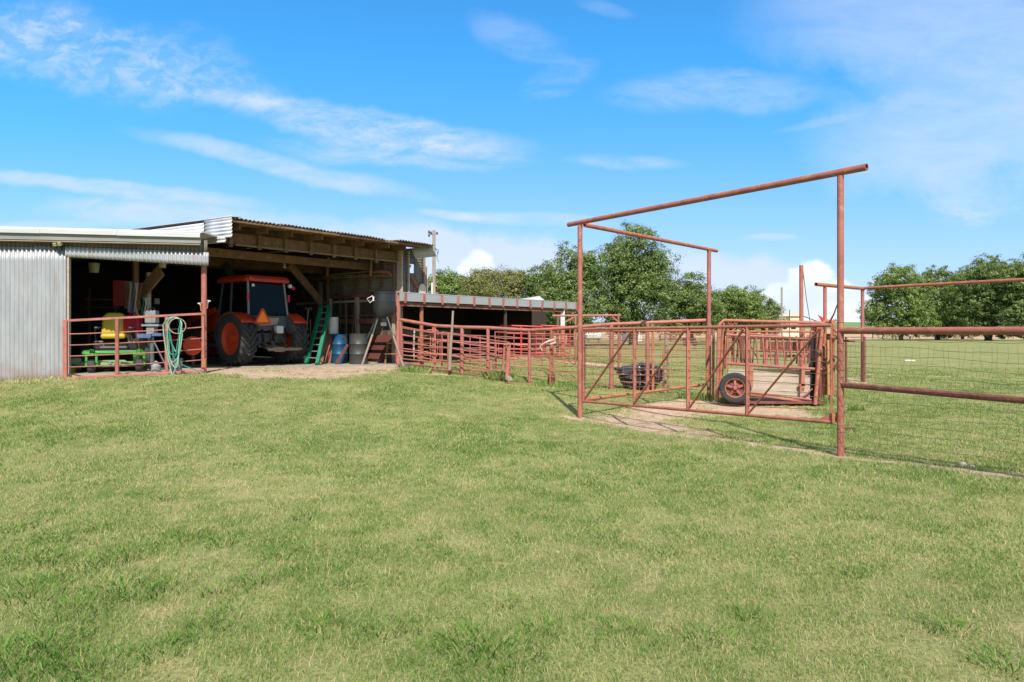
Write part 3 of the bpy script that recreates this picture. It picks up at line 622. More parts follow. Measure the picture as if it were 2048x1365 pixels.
# triangle plate
mb=MB(); c=Vector((-.42,-.66,1.20)); mb.prism([c+Vector(v) for v in((-.24,0,-.03),(.24,0,-.03),(.255,0,0),(.04,0,.40),(-.04,0,.40),(-.255,0,0))],(0,.012,0)); pl=mb.build('slow_vehicle_plate',M['smv_edge'],tr)
mb=MB(); mb.prism([c+Vector(v) for v in((-.19,-.004,.02),(.19,-.004,.02),(0,-.004,.345))],(0,.002,0)); mb.build('triangle',M['smv'],pl)
mb=MB(); mb.bar(c+Vector((0,.02,.0)),c+Vector((0,.3,.1)),.03,.03); mb.build('plate_bracket',M['iron'],tr)
# rear hitch
mb=MB(); 
for x in(-.20,.20):
    mb.bar((x*1.2,-.25,.62),(x*1.9,-.95,.45),.04,.07); mb.tube([(x*1.3,-.38,1.0),(x*1.6,-.72,.50)],.022,8); mb.tube([(x*.9,-.30,.95),(x*1.3,-.42,1.02)],.03,8)
mb.tube([(-.42,-.95,.45),(.42,-.95,.45)],.03,8); mb.tube([(0,-.3,1.0),(0,-.75,.85)],.028,8); mb.box((0,-.45,.50),(.34,.28,.10)); mb.box((0,-.62,.46),(.10,.5,.04)); mb.lathe([(.05,-.5),(.07,-.42),(.07,-.36)],(0,-.0,.66),'Y',10); mb.box((-.12,-.36,.78),(.20,.12,.22)); mb.box((.18,-.36,.80),(.12,.12,.28))
mb.build('rear_hitch',M['iron'],tr)
mb=MB(); mb.box((.12,-.93,.46),(.85,.09,.07)); mb.tube([(.52,-.93,.46),(.66,-.93,.46)],.035,8); mb.box((-.1,-.93,.46),(.30,.14,.12)); mb.build('drawbar',M['iron'],tr)
mb=MB(); mb.box((.20,-.50,1.02),(.22,.16,.22)); mb.build('hydraulic_tank',M['white'],tr,bevel=.02)
for x in(-.28,-.05,.05,.33):
    mb=MB(); mb.tube([(x,-.36,1.0),(x+.02,-.55,.92),(x-.02,-.5,.75),(x*.6,-.36,.7)],.014,6); mb.build('hydraulic_hose',M['black'],tr)
# front loader
for sx in(-1,1):
    mb=MB(); mb.bar((sx*.50,1.55,.70),(sx*.50,1.55,1.62),.12,.16,(0,1,0)); mb.bar((sx*.62,1.45,1.60),(sx*.62,2.9,1.30),.07,.16); mb.bar((sx*.62,2.9,1.34),(sx*.62,3.5,.55),.07,.16); mb.build('loader_arm',M['orange'],tr,bevel=.01)
    mb=MB(); mb.tube([(sx*.62,1.6,.85),(sx*.62,2.7,1.25)],.035,8); mb.build('loader_cylinder',M['iron'],tr)
mb=MB(); mb.prism([(-1.0,3.5,.25),(-1.0,4.0,.20),(-1.0,3.6,.85),(-1.0,3.45,.85)],(2.0,0,0)); mb.build('bucket',M['orange'],tr)
for sx in(-1,1):
    mb=MB(); mb.tube([(sx*.6,1.2,1.85),(sx*.95,1.35,1.95),(sx*.95,1.35,2.0)],.012,6); mb.box((sx*1.0,1.36,2.05),(.17,.04,.30)); mb.build('mirror',M['black'],tr)
# ---------- things in and around the barn ----------
def at(px,d,z=None): x,y=XY(px,d); return Vector((x,y,FL if z is None else z))
def face_cam(px,off=0): return -math.atan((px-1024)/F)+off
# --- ladder (green fibreglass extension ladder leaning on the wall)
ld=thing('ladder','green fibreglass extension ladder leaning against the barn wall beside the tractor','ladder')
b0,b1=at(612,20.1),at(634,19.6); t0,t1=P(643,614,20.9),P(660,613,20.6)
for a,b in((b0,t0),(b1,t1)):
    mb=MB(); mb.bar(a,b,.12,.05); mb.build('rail',M['green_fibre'],ld)
for k in range(1,9):
    f=k/9; mb=MB(); mb.tube([b0.lerp(t0,f),b1.lerp(t1,f)],.017,8); mb.build('rung',M['grey_light'],ld,smooth=True)
off=Vector((.05,-.07,.0))
for a,b in((b0.lerp(t0,.04)+off,t0+off),(b1.lerp(t1,.04)+off,t1+off)):
    mb=MB(); mb.bar(a,b,.03,.08); mb.build('fly_rail',M['green_fibre'],ld)
mb=MB(); mb.bar(t0+off,t1+off,.08,.05); mb.build('top_cap',M['green_fibre'],ld)
for b in(b0,b1):
    mb=MB(); mb.box(b+Vector((0,0,.03)),(.07,.12,.05)); mb.build('foot',M['black'],ld)
# --- board, rod, cylinder standing behind the ladder
def leaner(name,label,cat,a,b,w,h,m,grp=None):
    mb=MB(); mb.bar(a,b,w,h); o=mb.build(name,M[m]); tag(o,label,cat,grp); return o
mb=MB(); a=at(650,20.55); mb.bar(a,P(659,665,20.9),.05,.34,(1,0,0)); o=mb.build('plank',M['board_red']); tag(o,'dark red plank standing between ladder and blue barrel','plank')
leaner('pipe_length','thin rusty rod leaning in front of the red plank','rod',at(648,20.2),P(667,666,20.7),.025,.025,'pipe_rust')
mb=MB(); c=P(667,668,20.75); mb.lathe([(.14,0),(.145,.02),(.145,.46),(.15,.47),(.15,.50),(.0,.51)],c,n=24); o=mb.build('metal_canister',M['tin_white'],smooth=True); tag(o,'upright pale metal canister standing above the red plank','canister')
for i,(px,d,h) in enumerate(((622,21.0,1.35),(606,21.6,1.7),(694,22.2,1.9),(700,22.2,1.85),(714,21.9,1.8))):
    a=at(px,d); lab=['short hoe handle leaning left of the green ladder','tall shovel with pale handle behind the right tractor wheel','yellow handle leaning on boards above the blue barrel','thin yellow handle right beside the other yellow one','dark thin handle leaning above the grey drum'][i]
    t=thing('long_handled_tool',lab,'tool'); mb=MB(); mb.tube([a,a+Vector((.10*(i%2*2-1),.25,h))],.016,8); mb.build('handle',M['rope' if i in(1,) else 'wood_new'],t,smooth=True)
    mb=MB(); q=a+Vector((.10*(i%2*2-1),.25,h)); mb.box(q if i==1 else a+Vector((0,0,.05)),(.22,.03,.10)); mb.build('head',M['iron'],t)
# --- barrels
def barrel(px,d,r,h,m,label,rz=0,grp=None):
    o=MB().lathe([(r-.012,0),(r,.01),(r,.03),(r-.004,h*.31),(r+.012,h*.335),(r-.004,h*.36),(r-.004,h*.64),(r+.012,h*.665),(r-.004,h*.69),(r,h-.03),(r+.008,h-.01),(r-.004,h),(r-.02,h-.025),(0,h-.025)],at(px,d),n=28).build('barrel',M[m],smooth=True)
    tag(o,label,'barrel',grp); return o
barrel(679,20.7,.235,.88,'blue','blue steel barrel with rusty scrapes beside the green ladder')
barrel(717,20.35,.27,.90,'drum','dark grey steel drum standing right of the blue barrel')
leaner('scrap_angle_iron','dark rusty bar leaning in front of the blue barrel','bar',at(672,20.1),P(695,690,20.4),.05,.07,'pipe_dark')
# --- deer feeder on a pipe tripod
fd=thing('game_feeder','dark metal barrel game feeder raised on a tripod of pale pipe legs','feeder')
c=P(768,586,19.6); zt_,zb=c.z,P(768,635,19.6).z
mb=MB(); mb.lathe([(.0,zb-.02),(.20,zb),(.28,zb+.06),(.32,zb+.14),(.335,zb+.24),(.335,zb+.42),(.345,zb+.43),(.335,zb+.44),(.325,zt_-.03),(.34,zt_-.02),(.34,zt_+.02),(0,zt_+.04)],(c.x,c.y,0),n=32); mb.build('drum',M['feeder'],fd,smooth=True)
mb=MB(); mb.lathe([(.07,zb-.16),(.07,zb-.02)],(c.x,c.y,0),n=14); mb.box((c.x,c.y,zb-.20),(.16,.16,.10)); mb.build('spinner_housing',M['grey_paint'],fd)
for tx_,bx_ in((P(757,634,19.5),at(724,19.45)),(P(774,634,19.4),at(808,19.35,gnd(-3.1,19.3)+.0)),(P(756,630,19.8),at(713,20.9))):
    mb=MB(); mb.tube([tx_.lerp(bx_,.36),bx_],.030,8); lg=mb.build('leg',M['pole'] if bx_.y<20 else M['grey_paint'],fd,smooth=True); mb=MB(); mb.tube([tx_,tx_.lerp(bx_,.42)],.022,8); mb.build('leg_insert',M['grey_paint'],lg,smooth=True)
mb=MB(); e=P(745,592,19.4); mb.tube([e,P(734,598,19.3),P(740,606,19.35),P(747,600,19.4),e],.012,6); mb.box(P(747,598,19.35),(.04,.04,.12)); mb.build('winch_crank',M['white'],fd)
# box on the slab right of feeder: step stool like frame
st=thing('wooden_stand','low weathered wooden stand with sunlit top under the feeder','stand')
for z in(.30,.62):
    mb=MB(); q=at(783,20.5,FL+z); mb.box(q,(.44 if z<.5 else .30,.30,.03),R(20)); mb.build('shelf',M['wood_new'],st)
for dx in(-.18,.18):
    mb=MB(); q=at(783,20.5); mb.bar(q+Vector((dx,.07*dx*5,0)),q+Vector((dx*.6,0,.62)),.035,.05,(1,0,0)); mb.build('leg',M['wood'],st)
# --- left bay gate
gt=thing('pipe_gate','faded red five bar pipe gate closed across the mower bay','gate')
gl0,gl1=P(131,642,15.02),P(131,757,15.02); gr0,gr1=P(407,628,15.62),P(407,742,15.62)
zb=lambda p0,p1,f:p0.lerp(p1,f)
mb=MB(); mb.bar(gl0,gr0,.045,.05); mb.bar(gl1,gr1,.045,.05); mb.bar(gl0+UP*.02,gl1-UP*.02,.085,.06,(0,1,0)); mb.bar(gr0+UP*.02,gr1-UP*.02,.05,.05,(0,1,0)); mb.build('frame',M['pipe_pink'],gt,bevel=.006)
for f in(.365,.726):
    mb=MB(); mb.bar(gl0.lerp(gr0,f),gl1.lerp(gr1,f),.075,.04,(0,1,0)); mb.build('upright',M['pipe_pink'],gt,bevel=.005)
for f,sg in((.235,.02),(.43,.015),(.62,.02),(.81,.02)):
    a=gl0.lerp(gl1,f); b=gr0.lerp(gr1,f); mb=MB(); mb.tube([a.lerp(b,i/8)+Vector((0,.02,-sg*math.sin(math.pi*i/8)+(.0 if i%2 else .004))) for i in range(9)],.012,8); mb.build('bar',M['pipe_pink'],gt,smooth=True)
mb=MB(); mb.box(gr1+Vector((.03,-.03,.18)),(.09,.06,.20)); mb.box(gr0+Vector((.03,-.02,.02)),(.08,.05,.08)); mb.build('hinge',M['pipe_rust'],gt)
# chain on the steel post
mb=MB(); pts=[P(408+3.5*math.sin(i*1.5),690+i*2.6,15.84) for i in range(18)]; mb.tube(pts,.009,6); o=mb.build('chain',M['iron']); tag(o,'rusty chain dangling down the red steel post','chain')
for dx,yy,lab in((-7,610,'brass tap fixed on the left side of the red post'),(8,605,'brass tap fixed on the right side of the red post')):
    q=P(408+dx,yy,15.85); t=thing('water_tap',lab,'tap'); s=1 if dx>0 else -1
    mb=MB(); mb.tube([P(408+dx*.3,yy+14,15.85),P(408+dx*.8,yy+12,15.85),P(408+dx*.9,yy+4,15.85),q],.016,8); mb.build('body',M['pipe_rust'],t); mb=MB(); mb.tube([q,q+Vector((s*.03,0,.03)),q+Vector((s*.06,0,.03))],.014,8); mb.lathe([(0,0),(.028,.003),(.028,.012),(0,.015)],q+Vector((0,0,.035)),n=10); mb.build('handle',M['white'],t)
# ring and hose hung on the gate
c=P(356,652.5,15.38); ax=Vector((.35,-.93,.0)).normalized(); mb=MB(); rot=Vector((0,0,1)).rotation_difference(ax).to_matrix()
mb.lathe([(.165,0),(.172,0),(.172,.17),(.178,.175),(.165,.178),(.163,.17)],c-ax*.0,n=36,M=rot,closed=True); o=mb.build('hose_hanger_ring',M['ring'],smooth=True); tag(o,'tan round drum ring hung on the gate holding the hose','ring')
c0=P(350,652,15.35); mb=MB(); mb2=MB()
for k,(w,h,dx) in enumerate(((.15,.42,-.02),(.17,.52,0),(.13,.46,.03),(.19,.70,-.01),(.12,.38,.05),(.16,.60,.04))):
    pts=[]; 
    for i in range(33):
        a=2*math.pi*i/32; xx=math.sin(a)*w*(1.0 if math.cos(a)<.2 else .95); zz=math.cos(a)
        zz=.17*zz if zz>0 else h*zz*(1.6-.0)
        pts.append(c0+Vector((dx+xx+(.03*math.sin(a*3+k) if zz<0 else 0),-.04-.012*k+.02*math.sin(a*2),zz+.02)))
    (mb if k%2==0 else mb2).tube(pts[:-1],.013,8,closed=True)
mb.tube([c0+Vector((.05,-.05,-.62)),c0+Vector((.18,-.03,-.88)),P(395,742,15.5),P(403,748,15.5)],.012,8)
hs=mb.build('garden_hose',M['hose'],smooth=True); tag(hs,'coiled green garden hose looped over the tan ring on the gate','hose'); mb2.build('hose_loop',M['hose_pale'],hs,smooth=True)
# bucket under hose
def bucket(name,p,r,h,m,label,rz=0):
    t=thing(name,label,'bucket'); MB().lathe([(r*.80,0),(r*.98,h-.01),(r*1.03,h-.01),(r*1.03,h),(r*.95,h),(r*.77,.012),(0,.012)],p,n=24).build('pail',M[m],t,smooth=True)
    mb=MB(); mb.tube([p+Vector((math.cos(R(a))*r*1.02,-.02,h-.02-math.sin(R(a))*h*.5)) for a in range(0,181,15)],.005,6); mb.build('handle',M['iron'],t); return t
bucket('bucket',at(352,15.95),.15,.32,'grey_light','grey metal bucket on the floor below the hanging hose')
bucket('bucket',P(188,546,17.2),.13,.24,'cream','pale bucket hanging in the dark upper left of the bay'); bucket('bucket',P(325,536,17.4),.10,.16,'cream','small yellowish tin hanging above the diagonal brace')
bucket('bucket',at(141,15.9),.13,.33,'yellow','yellow bucket on the floor behind the left end of the gate')
# hanging red board, ropes
mb=MB(); mb.box(P(239,587,17.6),(.32,.03,.66)); o=mb.build('metal_sheet',M['red_board']); tag(o,'dull red metal panel hanging on the bay wall','panel')
mb=MB(); mb.box(P(262,590,18.1),(.34,.03,.72)); o=mb.build('pale_board',M['cream']); tag(o,'pale board standing behind the hanging ropes','board')
for i,(px,m,lab,ln) in enumerate(((260,'wood_grey','grey strap hanging furthest left on the bay post',.75),(266,'bluecloth','blue strap hanging on the bay post',.8),(272,'rope','pale rope loop hanging from the bay post',.85),(280,'board_red','reddish rope hanging from the bay post',.7),(286,'green_fibre','green strap hanging beside the diagonal brace',.45),(291,'white','bright white and yellow cord hanging beside green strap',.5),(295,'rope','tan rope hanging furthest right beneath the brace',.6))):
    q=P(px,566+ (30 if px>282 else 0),17.5); mb=MB(); 
    for j in range(3):
        mb.tube([q+Vector((.02*j-.02+.03*math.sin(k*.6+j),0,-ln*k/8)) for k in range(9)],.012,6)
    o=mb.build('hanging_strap',M[m]); tag(o,lab,'strap','straps hanging in the mower bay')
# --- outboard style grey grinder on a stand
gs=thing('pedestal_motor','light grey motor housing on a cluttered metal stand behind the gate','machine')
p=at(304,16.6); mb=MB(); mb.box((p.x,p.y,P(0,634,16.6).z),(.26,.22,.32)); mb.build('housing',M['grey_light'],gs,bevel=.03); mb=MB(); mb.tube(arc((p.x,p.y,P(0,621,16.6).z),.07,0,180,8),.012,6); mb.build('handle',M['iron'],gs)
mb=MB(); mb.box((p.x+.02,p.y,P(0,651,16.6).z),(.42,.26,.05)); mb.box((p.x,p.y,P(0,662,16.6).z),(.18,.18,.2)); mb.build('plate',M['grey_light'],gs)
mb=MB(); mb.tube([(p.x,p.y,FL),(p.x,p.y,1.6)],.05,10); mb.build('column',M['grey_paint'],gs); mb=MB()
mb.tube([(p.x,p.y,1.5),(p.x+.35,p.y,FL+.1)],.02,6); mb.tube([(p.x,p.y,1.5),(p.x-.25,p.y+.2,FL)],.02,6); mb.build('strut',M['grey_paint'],gs)
mb=MB(); mb.box((p.x-.12,p.y-.08,1.55),(.30,.22,.10),.2); mb.box((p.x+.2,p.y-.05,1.58),(.25,.2,.07),-.2); o=mb.build('tool_bundle',M['bluecloth']); tag(o,'blue rag and tools heaped on the stand under the grey motor','rag')
mb=MB(); mb.lathe([(.0,0),(.10,.0),(.11,.14),(.05,.20),(.03,.26),(0,.26)],at(312,16.1),n=16); o=mb.build('plastic_jug',M['grey_light'],smooth=True); tag(o,'translucent plastic jug on floor behind the right mower wheel','jug')
# --- red fuel can on a box
p=P(266,660,17.0); cn=thing('fuel_can','red plastic fuel can behind the mower seat','fuel can'); mb=MB(); mb.box(p+Vector((0,0,.12)),(.38,.24,.30)); mb.prism([p+Vector(v) for v in((-.19,-.12,.27),(.19,-.12,.27),(.10,-.12,.36),(-.12,-.12,.36))],(0,.24,0)); mb.build('body',M['red_plastic'],cn,bevel=.03)
mb=MB(); mb.tube([p+Vector((-.10,0,.36)),p+Vector((-.07,0,.42)),p+Vector((.05,0,.42)),p+Vector((.08,0,.36))],.018,8); mb.build('handle',M['red_plastic'],cn); mb=MB(); mb.lathe([(.03,.0),(.03,.05),(0,.05)],p+Vector((.13,0,.33)),n=10); mb.build('cap',M['yellow'],cn)
mb=MB(); q=at(266,17.1); mb.box((q.x,q.y,(FL+p.z-.03)/2+.0),(.5,.35,p.z-.03-FL)); o=mb.build('wooden_crate',M['wood_dark'],bevel=.01); tag(o,'dark wooden crate holding up the red fuel can','crate')
# orange implement wheel deeper in
mb=MB(); q=P(385,692,18.2); mb.lathe([(.0,-.02),(.24,-.02),(.26,.0),(.24,.04),(.12,.05),(0,.05)],q,'Y',28); o=mb.build('orange_disc',M['orange_rim'],smooth=True); o2=MB().bar(q+Vector((0,.05,0)),Vector((q.x,q.y+.05,FL)),.06,.06,(1,0,0)).build('stand_post',M['iron'],o); tag(o,'round orange implement disc in shade right of the hose','implement')
# shelves of clutter against the wall
sh=thing('storage_shelf','dark storage shelf in shadow behind the mower','shelf')
for k in range(4):
    mb=MB(); mb.box(P(205,600+k*16,18.6),(.75,.35,.03)); mb.build('shelf_board',M['wood_dark'],sh)
for dx in(-.36,.36):
    q=P(205,600,18.6); mb=MB(); mb.bar((q.x+dx,q.y,FL),(q.x+dx,q.y,q.z+.3),.05,.05); mb.build('upright',M['wood_dark'],sh)
# --- zero turn mower
mw=thing('riding_mower','green zero turn riding mower with yellow seat behind the pipe gate','mower',at(229,16.6),R(27))
def MBb(mb,name,m,**k): return mb.build(name,M[m],mw,**k)
# local: x right, -y toward the camera, z up
mb=MB(); v=[(-.66,-.52,.40),(-.60,-.60,.46),(.52,-.60,.46),(.66,-.50,.42),(.60,-.30,.47),(-.60,-.30,.47)]; mb.prism(v,(0,0,.05)); mb.prism([(-.62,-.62,.36),(-.40,-.63,.43),(.40,-.63,.43),(.62,-.62,.36),(.62,-.62,.46),(.3,-.62,.50),(-.3,-.62,.50),(-.62,-.62,.46)],(0,.05,0)); MBb(mb,'front_frame','deere',bevel=.015)
mb=MB(); mb.prism([(-.85,-.45,.12),(-.55,-.62,.12),(.30,-.62,.12),(.62,-.45,.12),(.62,.25,.12),(-.85,.25,.12)],(0,0,.12)); mb.prism([(-.30,-.66,.17),(.35,-.66,.17),(.25,-.5,.28),(-.22,-.5,.28)],(0,.1,0)); MBb(mb,'cutting_deck','deere_dull',bevel=.03)
mb=MB(); mb.box((-.78,-.40,.26),(.30,.30,.16)); MBb(mb,'belt_cover','deere_dull',bevel=.04)
for x in(-.42,.55):
    w=MB().lathe([(.05,-.07),(.12,-.075),(.145,-.05),(.15,0),(.145,.05),(.12,.075),(.05,.07)],(x,-.78,.15),'X',24).build('caster_wheel',M['tyre'],mw,smooth=True)
    MB().lathe([(0,-.078),(.055,-.078),(.055,.078),(0,.078)],(x,-.78,.15),'X',16).build('hub',M['yellow'],w)
    mb=MB(); mb.bar((x-.10,-.78,.15),(x-.10,-.74,.42),.03,.05,(1,0,0)); mb.bar((x+.10,-.78,.15),(x+.10,-.74,.42),.03,.05,(1,0,0)); mb.box((x,-.73,.42),(.26,.09,.06)); mb.tube([(x,-.72,.42),(x,-.72,.54)],.035,10); mb.bar((x,-.72,.49),(x*.9,-.45,.47),.09,.07); MBb(mb,'caster_fork','deere',bevel=.008)
for x in(-.60,.60):
    w=MB().lathe([(.12,-.13),(.25,-.13),(.29,-.09),(.30,0),(.29,.09),(.25,.13),(.12,.13)],(x,.55,.30),'X',28).build('drive_wheel',M['tyre'],mw,smooth=True); MB().lathe([(0,-.135),(.13,-.135),(.13,.135),(0,.135)],(x,.55,.30),'X',18).build('rim',M['yellow'],w)
mb=MB(); mb.box((0,-.20,.56),(.62,.40,.10)); mb.prism([(-.50,.0,.50),(.50,.0,.50),(.46,.0,.74),(-.46,.0,.74)],(0,.75,0)); MBb(mb,'body','black',bevel=.04)
# seat
mb=MB(); mb.box((-.02,.04,.84),(.52,.50,.13)); so_=MBb(mb,'seat','yellow',bevel=.05); 
mb=MB(); mb.prism([(-.30,.26,.86),(.26,.26,.86),(.24,.30,1.32),(.14,.32,1.42),(-.18,.32,1.42),(-.28,.30,1.32)],(0,.12,0)); MBb(mb,'backrest','yellow',bevel=.045)
for x in(-.38,.34):
    mb=MB(); mb.box((x,.08,1.04),(.09,.30,.06)); MBb(mb,'armrest','black',bevel=.02); mb=MB(); mb.tube([(x,-.05,.72),(x-.02,-.18,1.0),(x+.10,-.20,1.06)],.015,8); MBb(mb,'steering_lever','black',smooth=True)
mb=MB(); mb.tube([(.10,-.38,.55),(.10,-.36,.78)],.015,8); MBb(mb,'height_lever','grey_light')
mb=MB(); mb.box((.0,-.47,.515),(1.06,.25,.02)); MBb(mb,'footplate','black')
# front lettering of the mower's body
fc=bpy.data.curves.new('lettering','FONT'); fc.body='JOHN DEERE'; fc.size=.085; fc.extrude=.002; fc.align_x='CENTER'; fo=bpy.data.objects.new('lettering',fc); C.objects.link(fo); fo.parent=mw; fo.location=(-.0,-.012,.585); fo.rotation_euler=(R(90),0,0); fc.materials.append(M['yellow'])
bpy.context.view_layer.update(); me_=bpy.data.meshes.new_from_object(fo.evaluated_get(bpy.context.evaluated_depsgraph_get())); bpy.data.objects.remove(fo); fo=bpy.data.objects.new('lettering',me_); C.objects.link(fo); fo.parent=mw; fo.location=(-.0,-.012,.585); fo.rotation_euler=(R(90),0,0)
for k in range(3): MBb(MB().lathe([(.0,0),(.03,0),(.03,.05),(0,.05)],(-.06+.10*k,-.67,.21),'Y',10),'roller','grey_light')
# ---------- livestock shed ----------
sh=thing('livestock_shed','low open sided livestock shed with grey steel fascia and red brackets right of the barn','shed')
S0=Vector((-3.30,20.0,0)); SE=Vector((2.55,26.95,0)); SU=(SE-S0).normalized(); SN=Vector((-SU.y,SU.x,0)); SLn=(SE-S0).length
def S(t,s,z): v=S0+SU*t+SN*s; return Vector((v.x,v.y,z))
zf0=H+82*20.0/F; zf1=H+61.5*26.95/F
def ztop(t): return zf0+(zf1-zf0)*t/SLn
mb=MB(); mb.bar(S(0,0,ztop(0)-.12),S(SLn,0,ztop(SLn)-.12),.012,.235); mb.build('fascia',M['tin_shed'],sh)
mb=MB(); mb.prism([S(0,-.01,ztop(0)),S(SLn,-.01,ztop(SLn)),S(SLn,5.2,ztop(SLn)-.02),S(.80,5.2,ztop(0)-.02),S(.80,.88,ztop(0)-.02),S(0,.88,ztop(0))],(0,0,.03)); mb.build('roof',M['tin_shed'],sh)
for k in range(13):
    t=.22+k*(SLn-.25)/12; mb=MB(); mb.bar(S(t,-.035,ztop(t)+.01),S(t+.03*(k%3-1),-.035,ztop(t)-.29),.05,.055,SU); mb.build('bracket',M['pipe_pink'],sh)
mb=MB(); mb.bar(S(.1,.12,ztop(0)-.32),S(SLn,.12,ztop(SLn)-.32),.10,.12); mb.build('header_beam',M['board_red'],sh)
for t in(1.05,5.0,8.1):
    x=S(t,.2,0); mb=MB(); mb.tube([(x.x,x.y,gnd(x.x,x.y)-.1),(x.x,x.y,ztop(t)-.26)],.06,10); mb.build('post',M['pipe_rust'] if t<2 else M['wood_dark'],sh,smooth=True)
x=S(8.35,.15,0); mb=MB(); mb.bar((x.x,x.y,1.9),(x.x,x.y,ztop(8.3)-.25),.16,.16); mb.build('post',M['white'],sh); mb=MB(); mb.tube([(x.x,x.y,.3),(x.x,x.y,1.9)],.085,12); mb.build('post',M['pipe_pink'],sh)
mb=MB(); 
s=.82
while s<SLn:
    wd=random.uniform(.16,.26); mb.bar(S(s+wd/2,5.1,.3),S(s+wd/2,5.1,2.75),wd-.012,.03,SN); s+=wd
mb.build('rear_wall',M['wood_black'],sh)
mb=MB(); mb.bar(S(1.8,4.95,1.62),S(8.6,4.95,1.62),.06,.30); mb.build('feed_board',M['wood_grey'],sh)
mb=MB(); mb.bar(S(8.25,1.6,1.5),S(8.25,5.1,1.5),.04,2.4); mb.build('end_wall',M['wood_black'],sh)
# tin roof ridge glimpsed beyond
bt=thing('far_shed_roof','pale grey metal roof peeking over the livestock shed','shed'); mb=MB(); a,b,c=P(1030,596,33),P(1079,592.5,33),P(1088,600,33); mb.prism([P(1010,603,33),b,P(1092,603,33)],(0,3,0)); mb.build('roof',M['tin_white'],bt); mb=MB(); q=P(1060,603,34.2); mb.box((q.x,q.y,(q.z+.5)/2),(1.5,2.4,q.z-.5)); mb.build('wall',M['wood_black'],bt)

# ---------- corral fencing ----------
def fence(name,label,cat,posts,rails,rail_r=.012,post_r=.035,m='pipe_pink',group=None,top=None,post_m=None,zoff=.0):
    """posts: list of (px,ytop,ybottom,d); rails at fractions down the height; top rail radius"""
    t=thing(name,label,cat); pt=[];pb=[]
    for q in posts:
        px,y0,y1,d=q[:4]; a=P(px,y0,d); b=P(px,y1,d); pt.append(a); pb.append(b)
        r=q[4] if len(q)>4 else post_r
        if r>0: mb=MB(); mb.tube([b-UP*.12,a],r,10); mb.build('post',M[post_m or m],t,smooth=True)
    if top: mb=MB(); mb.tube(pt,top,12); mb.build('top_rail',M[m],t,smooth=True)
    for f in rails:
        pts=[]
        for i in range(len(pt)):
            pts.append(pt[i].lerp(pb[i],f)+Vector((random.uniform(-.005,.005),random.uniform(-.01,.01),random.uniform(-.012,.012))))
            if i<len(pt)-1: pts.append((pt[i].lerp(pb[i],f)+pt[i+1].lerp(pb[i+1],f))/2+Vector((0,0,random.uniform(-.02,.01))))
        mb=MB(); mb.tube(pts,rail_r,8); mb.build('rail',M[m],t,smooth=True)
    return t
# main pipe line from the barn corner
fence('pipe_fence','faded pink pipe fence with thick top rail running from the barn corner','fence',
 [(801,640,737,19.9,.04),(870,652,747,19.6,.03),(924,655,750,19.4,.055),(976,656,756,19.2,.05),(1059,661,764,18.9,.045)],
 [.16,.30,.44,.58,.72,.86],.014,.03,'pipe_pink',top=.05)
fence('pipe_fence','faded pink pipe fence rising from the bend behind the left gate post','fence',
 [(1059,661,764,18.9,0),(1103,659,769,18.3,.05),(1223,649,779,17.3,.055),(1295,646,784,17.1,.05),(1415,641,798,17.0,0)],
 [.10,.27,.36,.46,.56,.66,.76,.87],.008,.03,'pipe_pink',top=.045)
# sagging panels in front
fence('cattle_hurdle','six bar panel sagging downhill from the red barn corner post','panel',
 [(803,654,733,19.6,.028),(897,668,741,19.2,.04),(1017,686,760,18.6,.04)],[0,.2,.4,.6,.8,1],.015,m='pipe_pink')
fence('cattle_hurdle','rusty mesh panel tied along the foot of the pipe fence','panel',
 [(1013,687,764,18.45,.02),(1100,705,770,18.0,.02),(1158,712,776,17.7,.015)],[0,.25,.5,.75,1],.009,m='pipe_rust')
t=thing('small_gate','little rounded pipe gate standing open behind the sagging panel','gate'); q=lambda x,y:P(x,y,19.9)
mb=MB(); mb.tube([q(848,661),q(872,660),q(876,663),q(875,710),q(871,716),q(866,717)],.018,8); mb.tube([q(866,655),q(866,722)],.028,8); mb.tube([q(861,668),q(861,722)],.022,8); mb.build('frame',M['pipe_pink'],t,smooth=True)
for y in(673,680,688,696,704):
    mb=MB(); mb.tube([q(838,y),q(874,y-2)],.012,6); mb.build('bar',M['pipe_rust'] if y==680 else M['pipe_pink'],t)
t=thing('latch_stand','rusty hinge bracket cluster wired to a short post inside the first fence bay','bracket')
mb=MB(); mb.tube([q(838,678),q(838,728)],.035,8); mb.tube([q(845,676),q(846,715)],.02,6); mb.tube([q(838,679),q(880,678)],.018,6); mb.build('post',M['pipe_rust'],t)
for k in range(4):
    mb=MB(); mb.tube([q(843,700+k*5),q(848+k*2,704+k*5),q(842,712+k*4)],.016,6); mb.build('hook',M['pipe_pink'],t)
mb=MB(); mb.tube([q(829,657),q(827.5,690),q(828,722)],[.022,.028,.02],8); o=mb.build('stake',M['rope']); tag(o,'thin crooked pale stake in the first fence bay','stake')
mb=MB(); mb.tube([P(906,622,19.0),P(904,660,19.0),P(901,700,19.0),P(899,741,19.0)],[.03,.035,.042,.045],9); o=mb.build('wooden_stake',M['pole'],smooth=True); tag(o,'tall pale wooden stake leaning at the thick rail','stake')
# leaning upright with cross pieces at 1019
t=thing('leaning_bracket','leaning double pipe bracket set against the sagging panel end','bracket')
for a,b in(((1017,684),(1012,758)),((1009,690),(1006,740)),((1020,686),(1015,757))):
    mb=MB(); mb.tube([P(*a,18.35),P(*b,18.35)],.028,8); mb.build('upright',M['pipe_pink'],t)
mb=MB(); mb.tube([P(1007,690,18.3),P(1019,689,18.3)],.022,8); mb.build('crossbar',M['pipe_rust'],t)
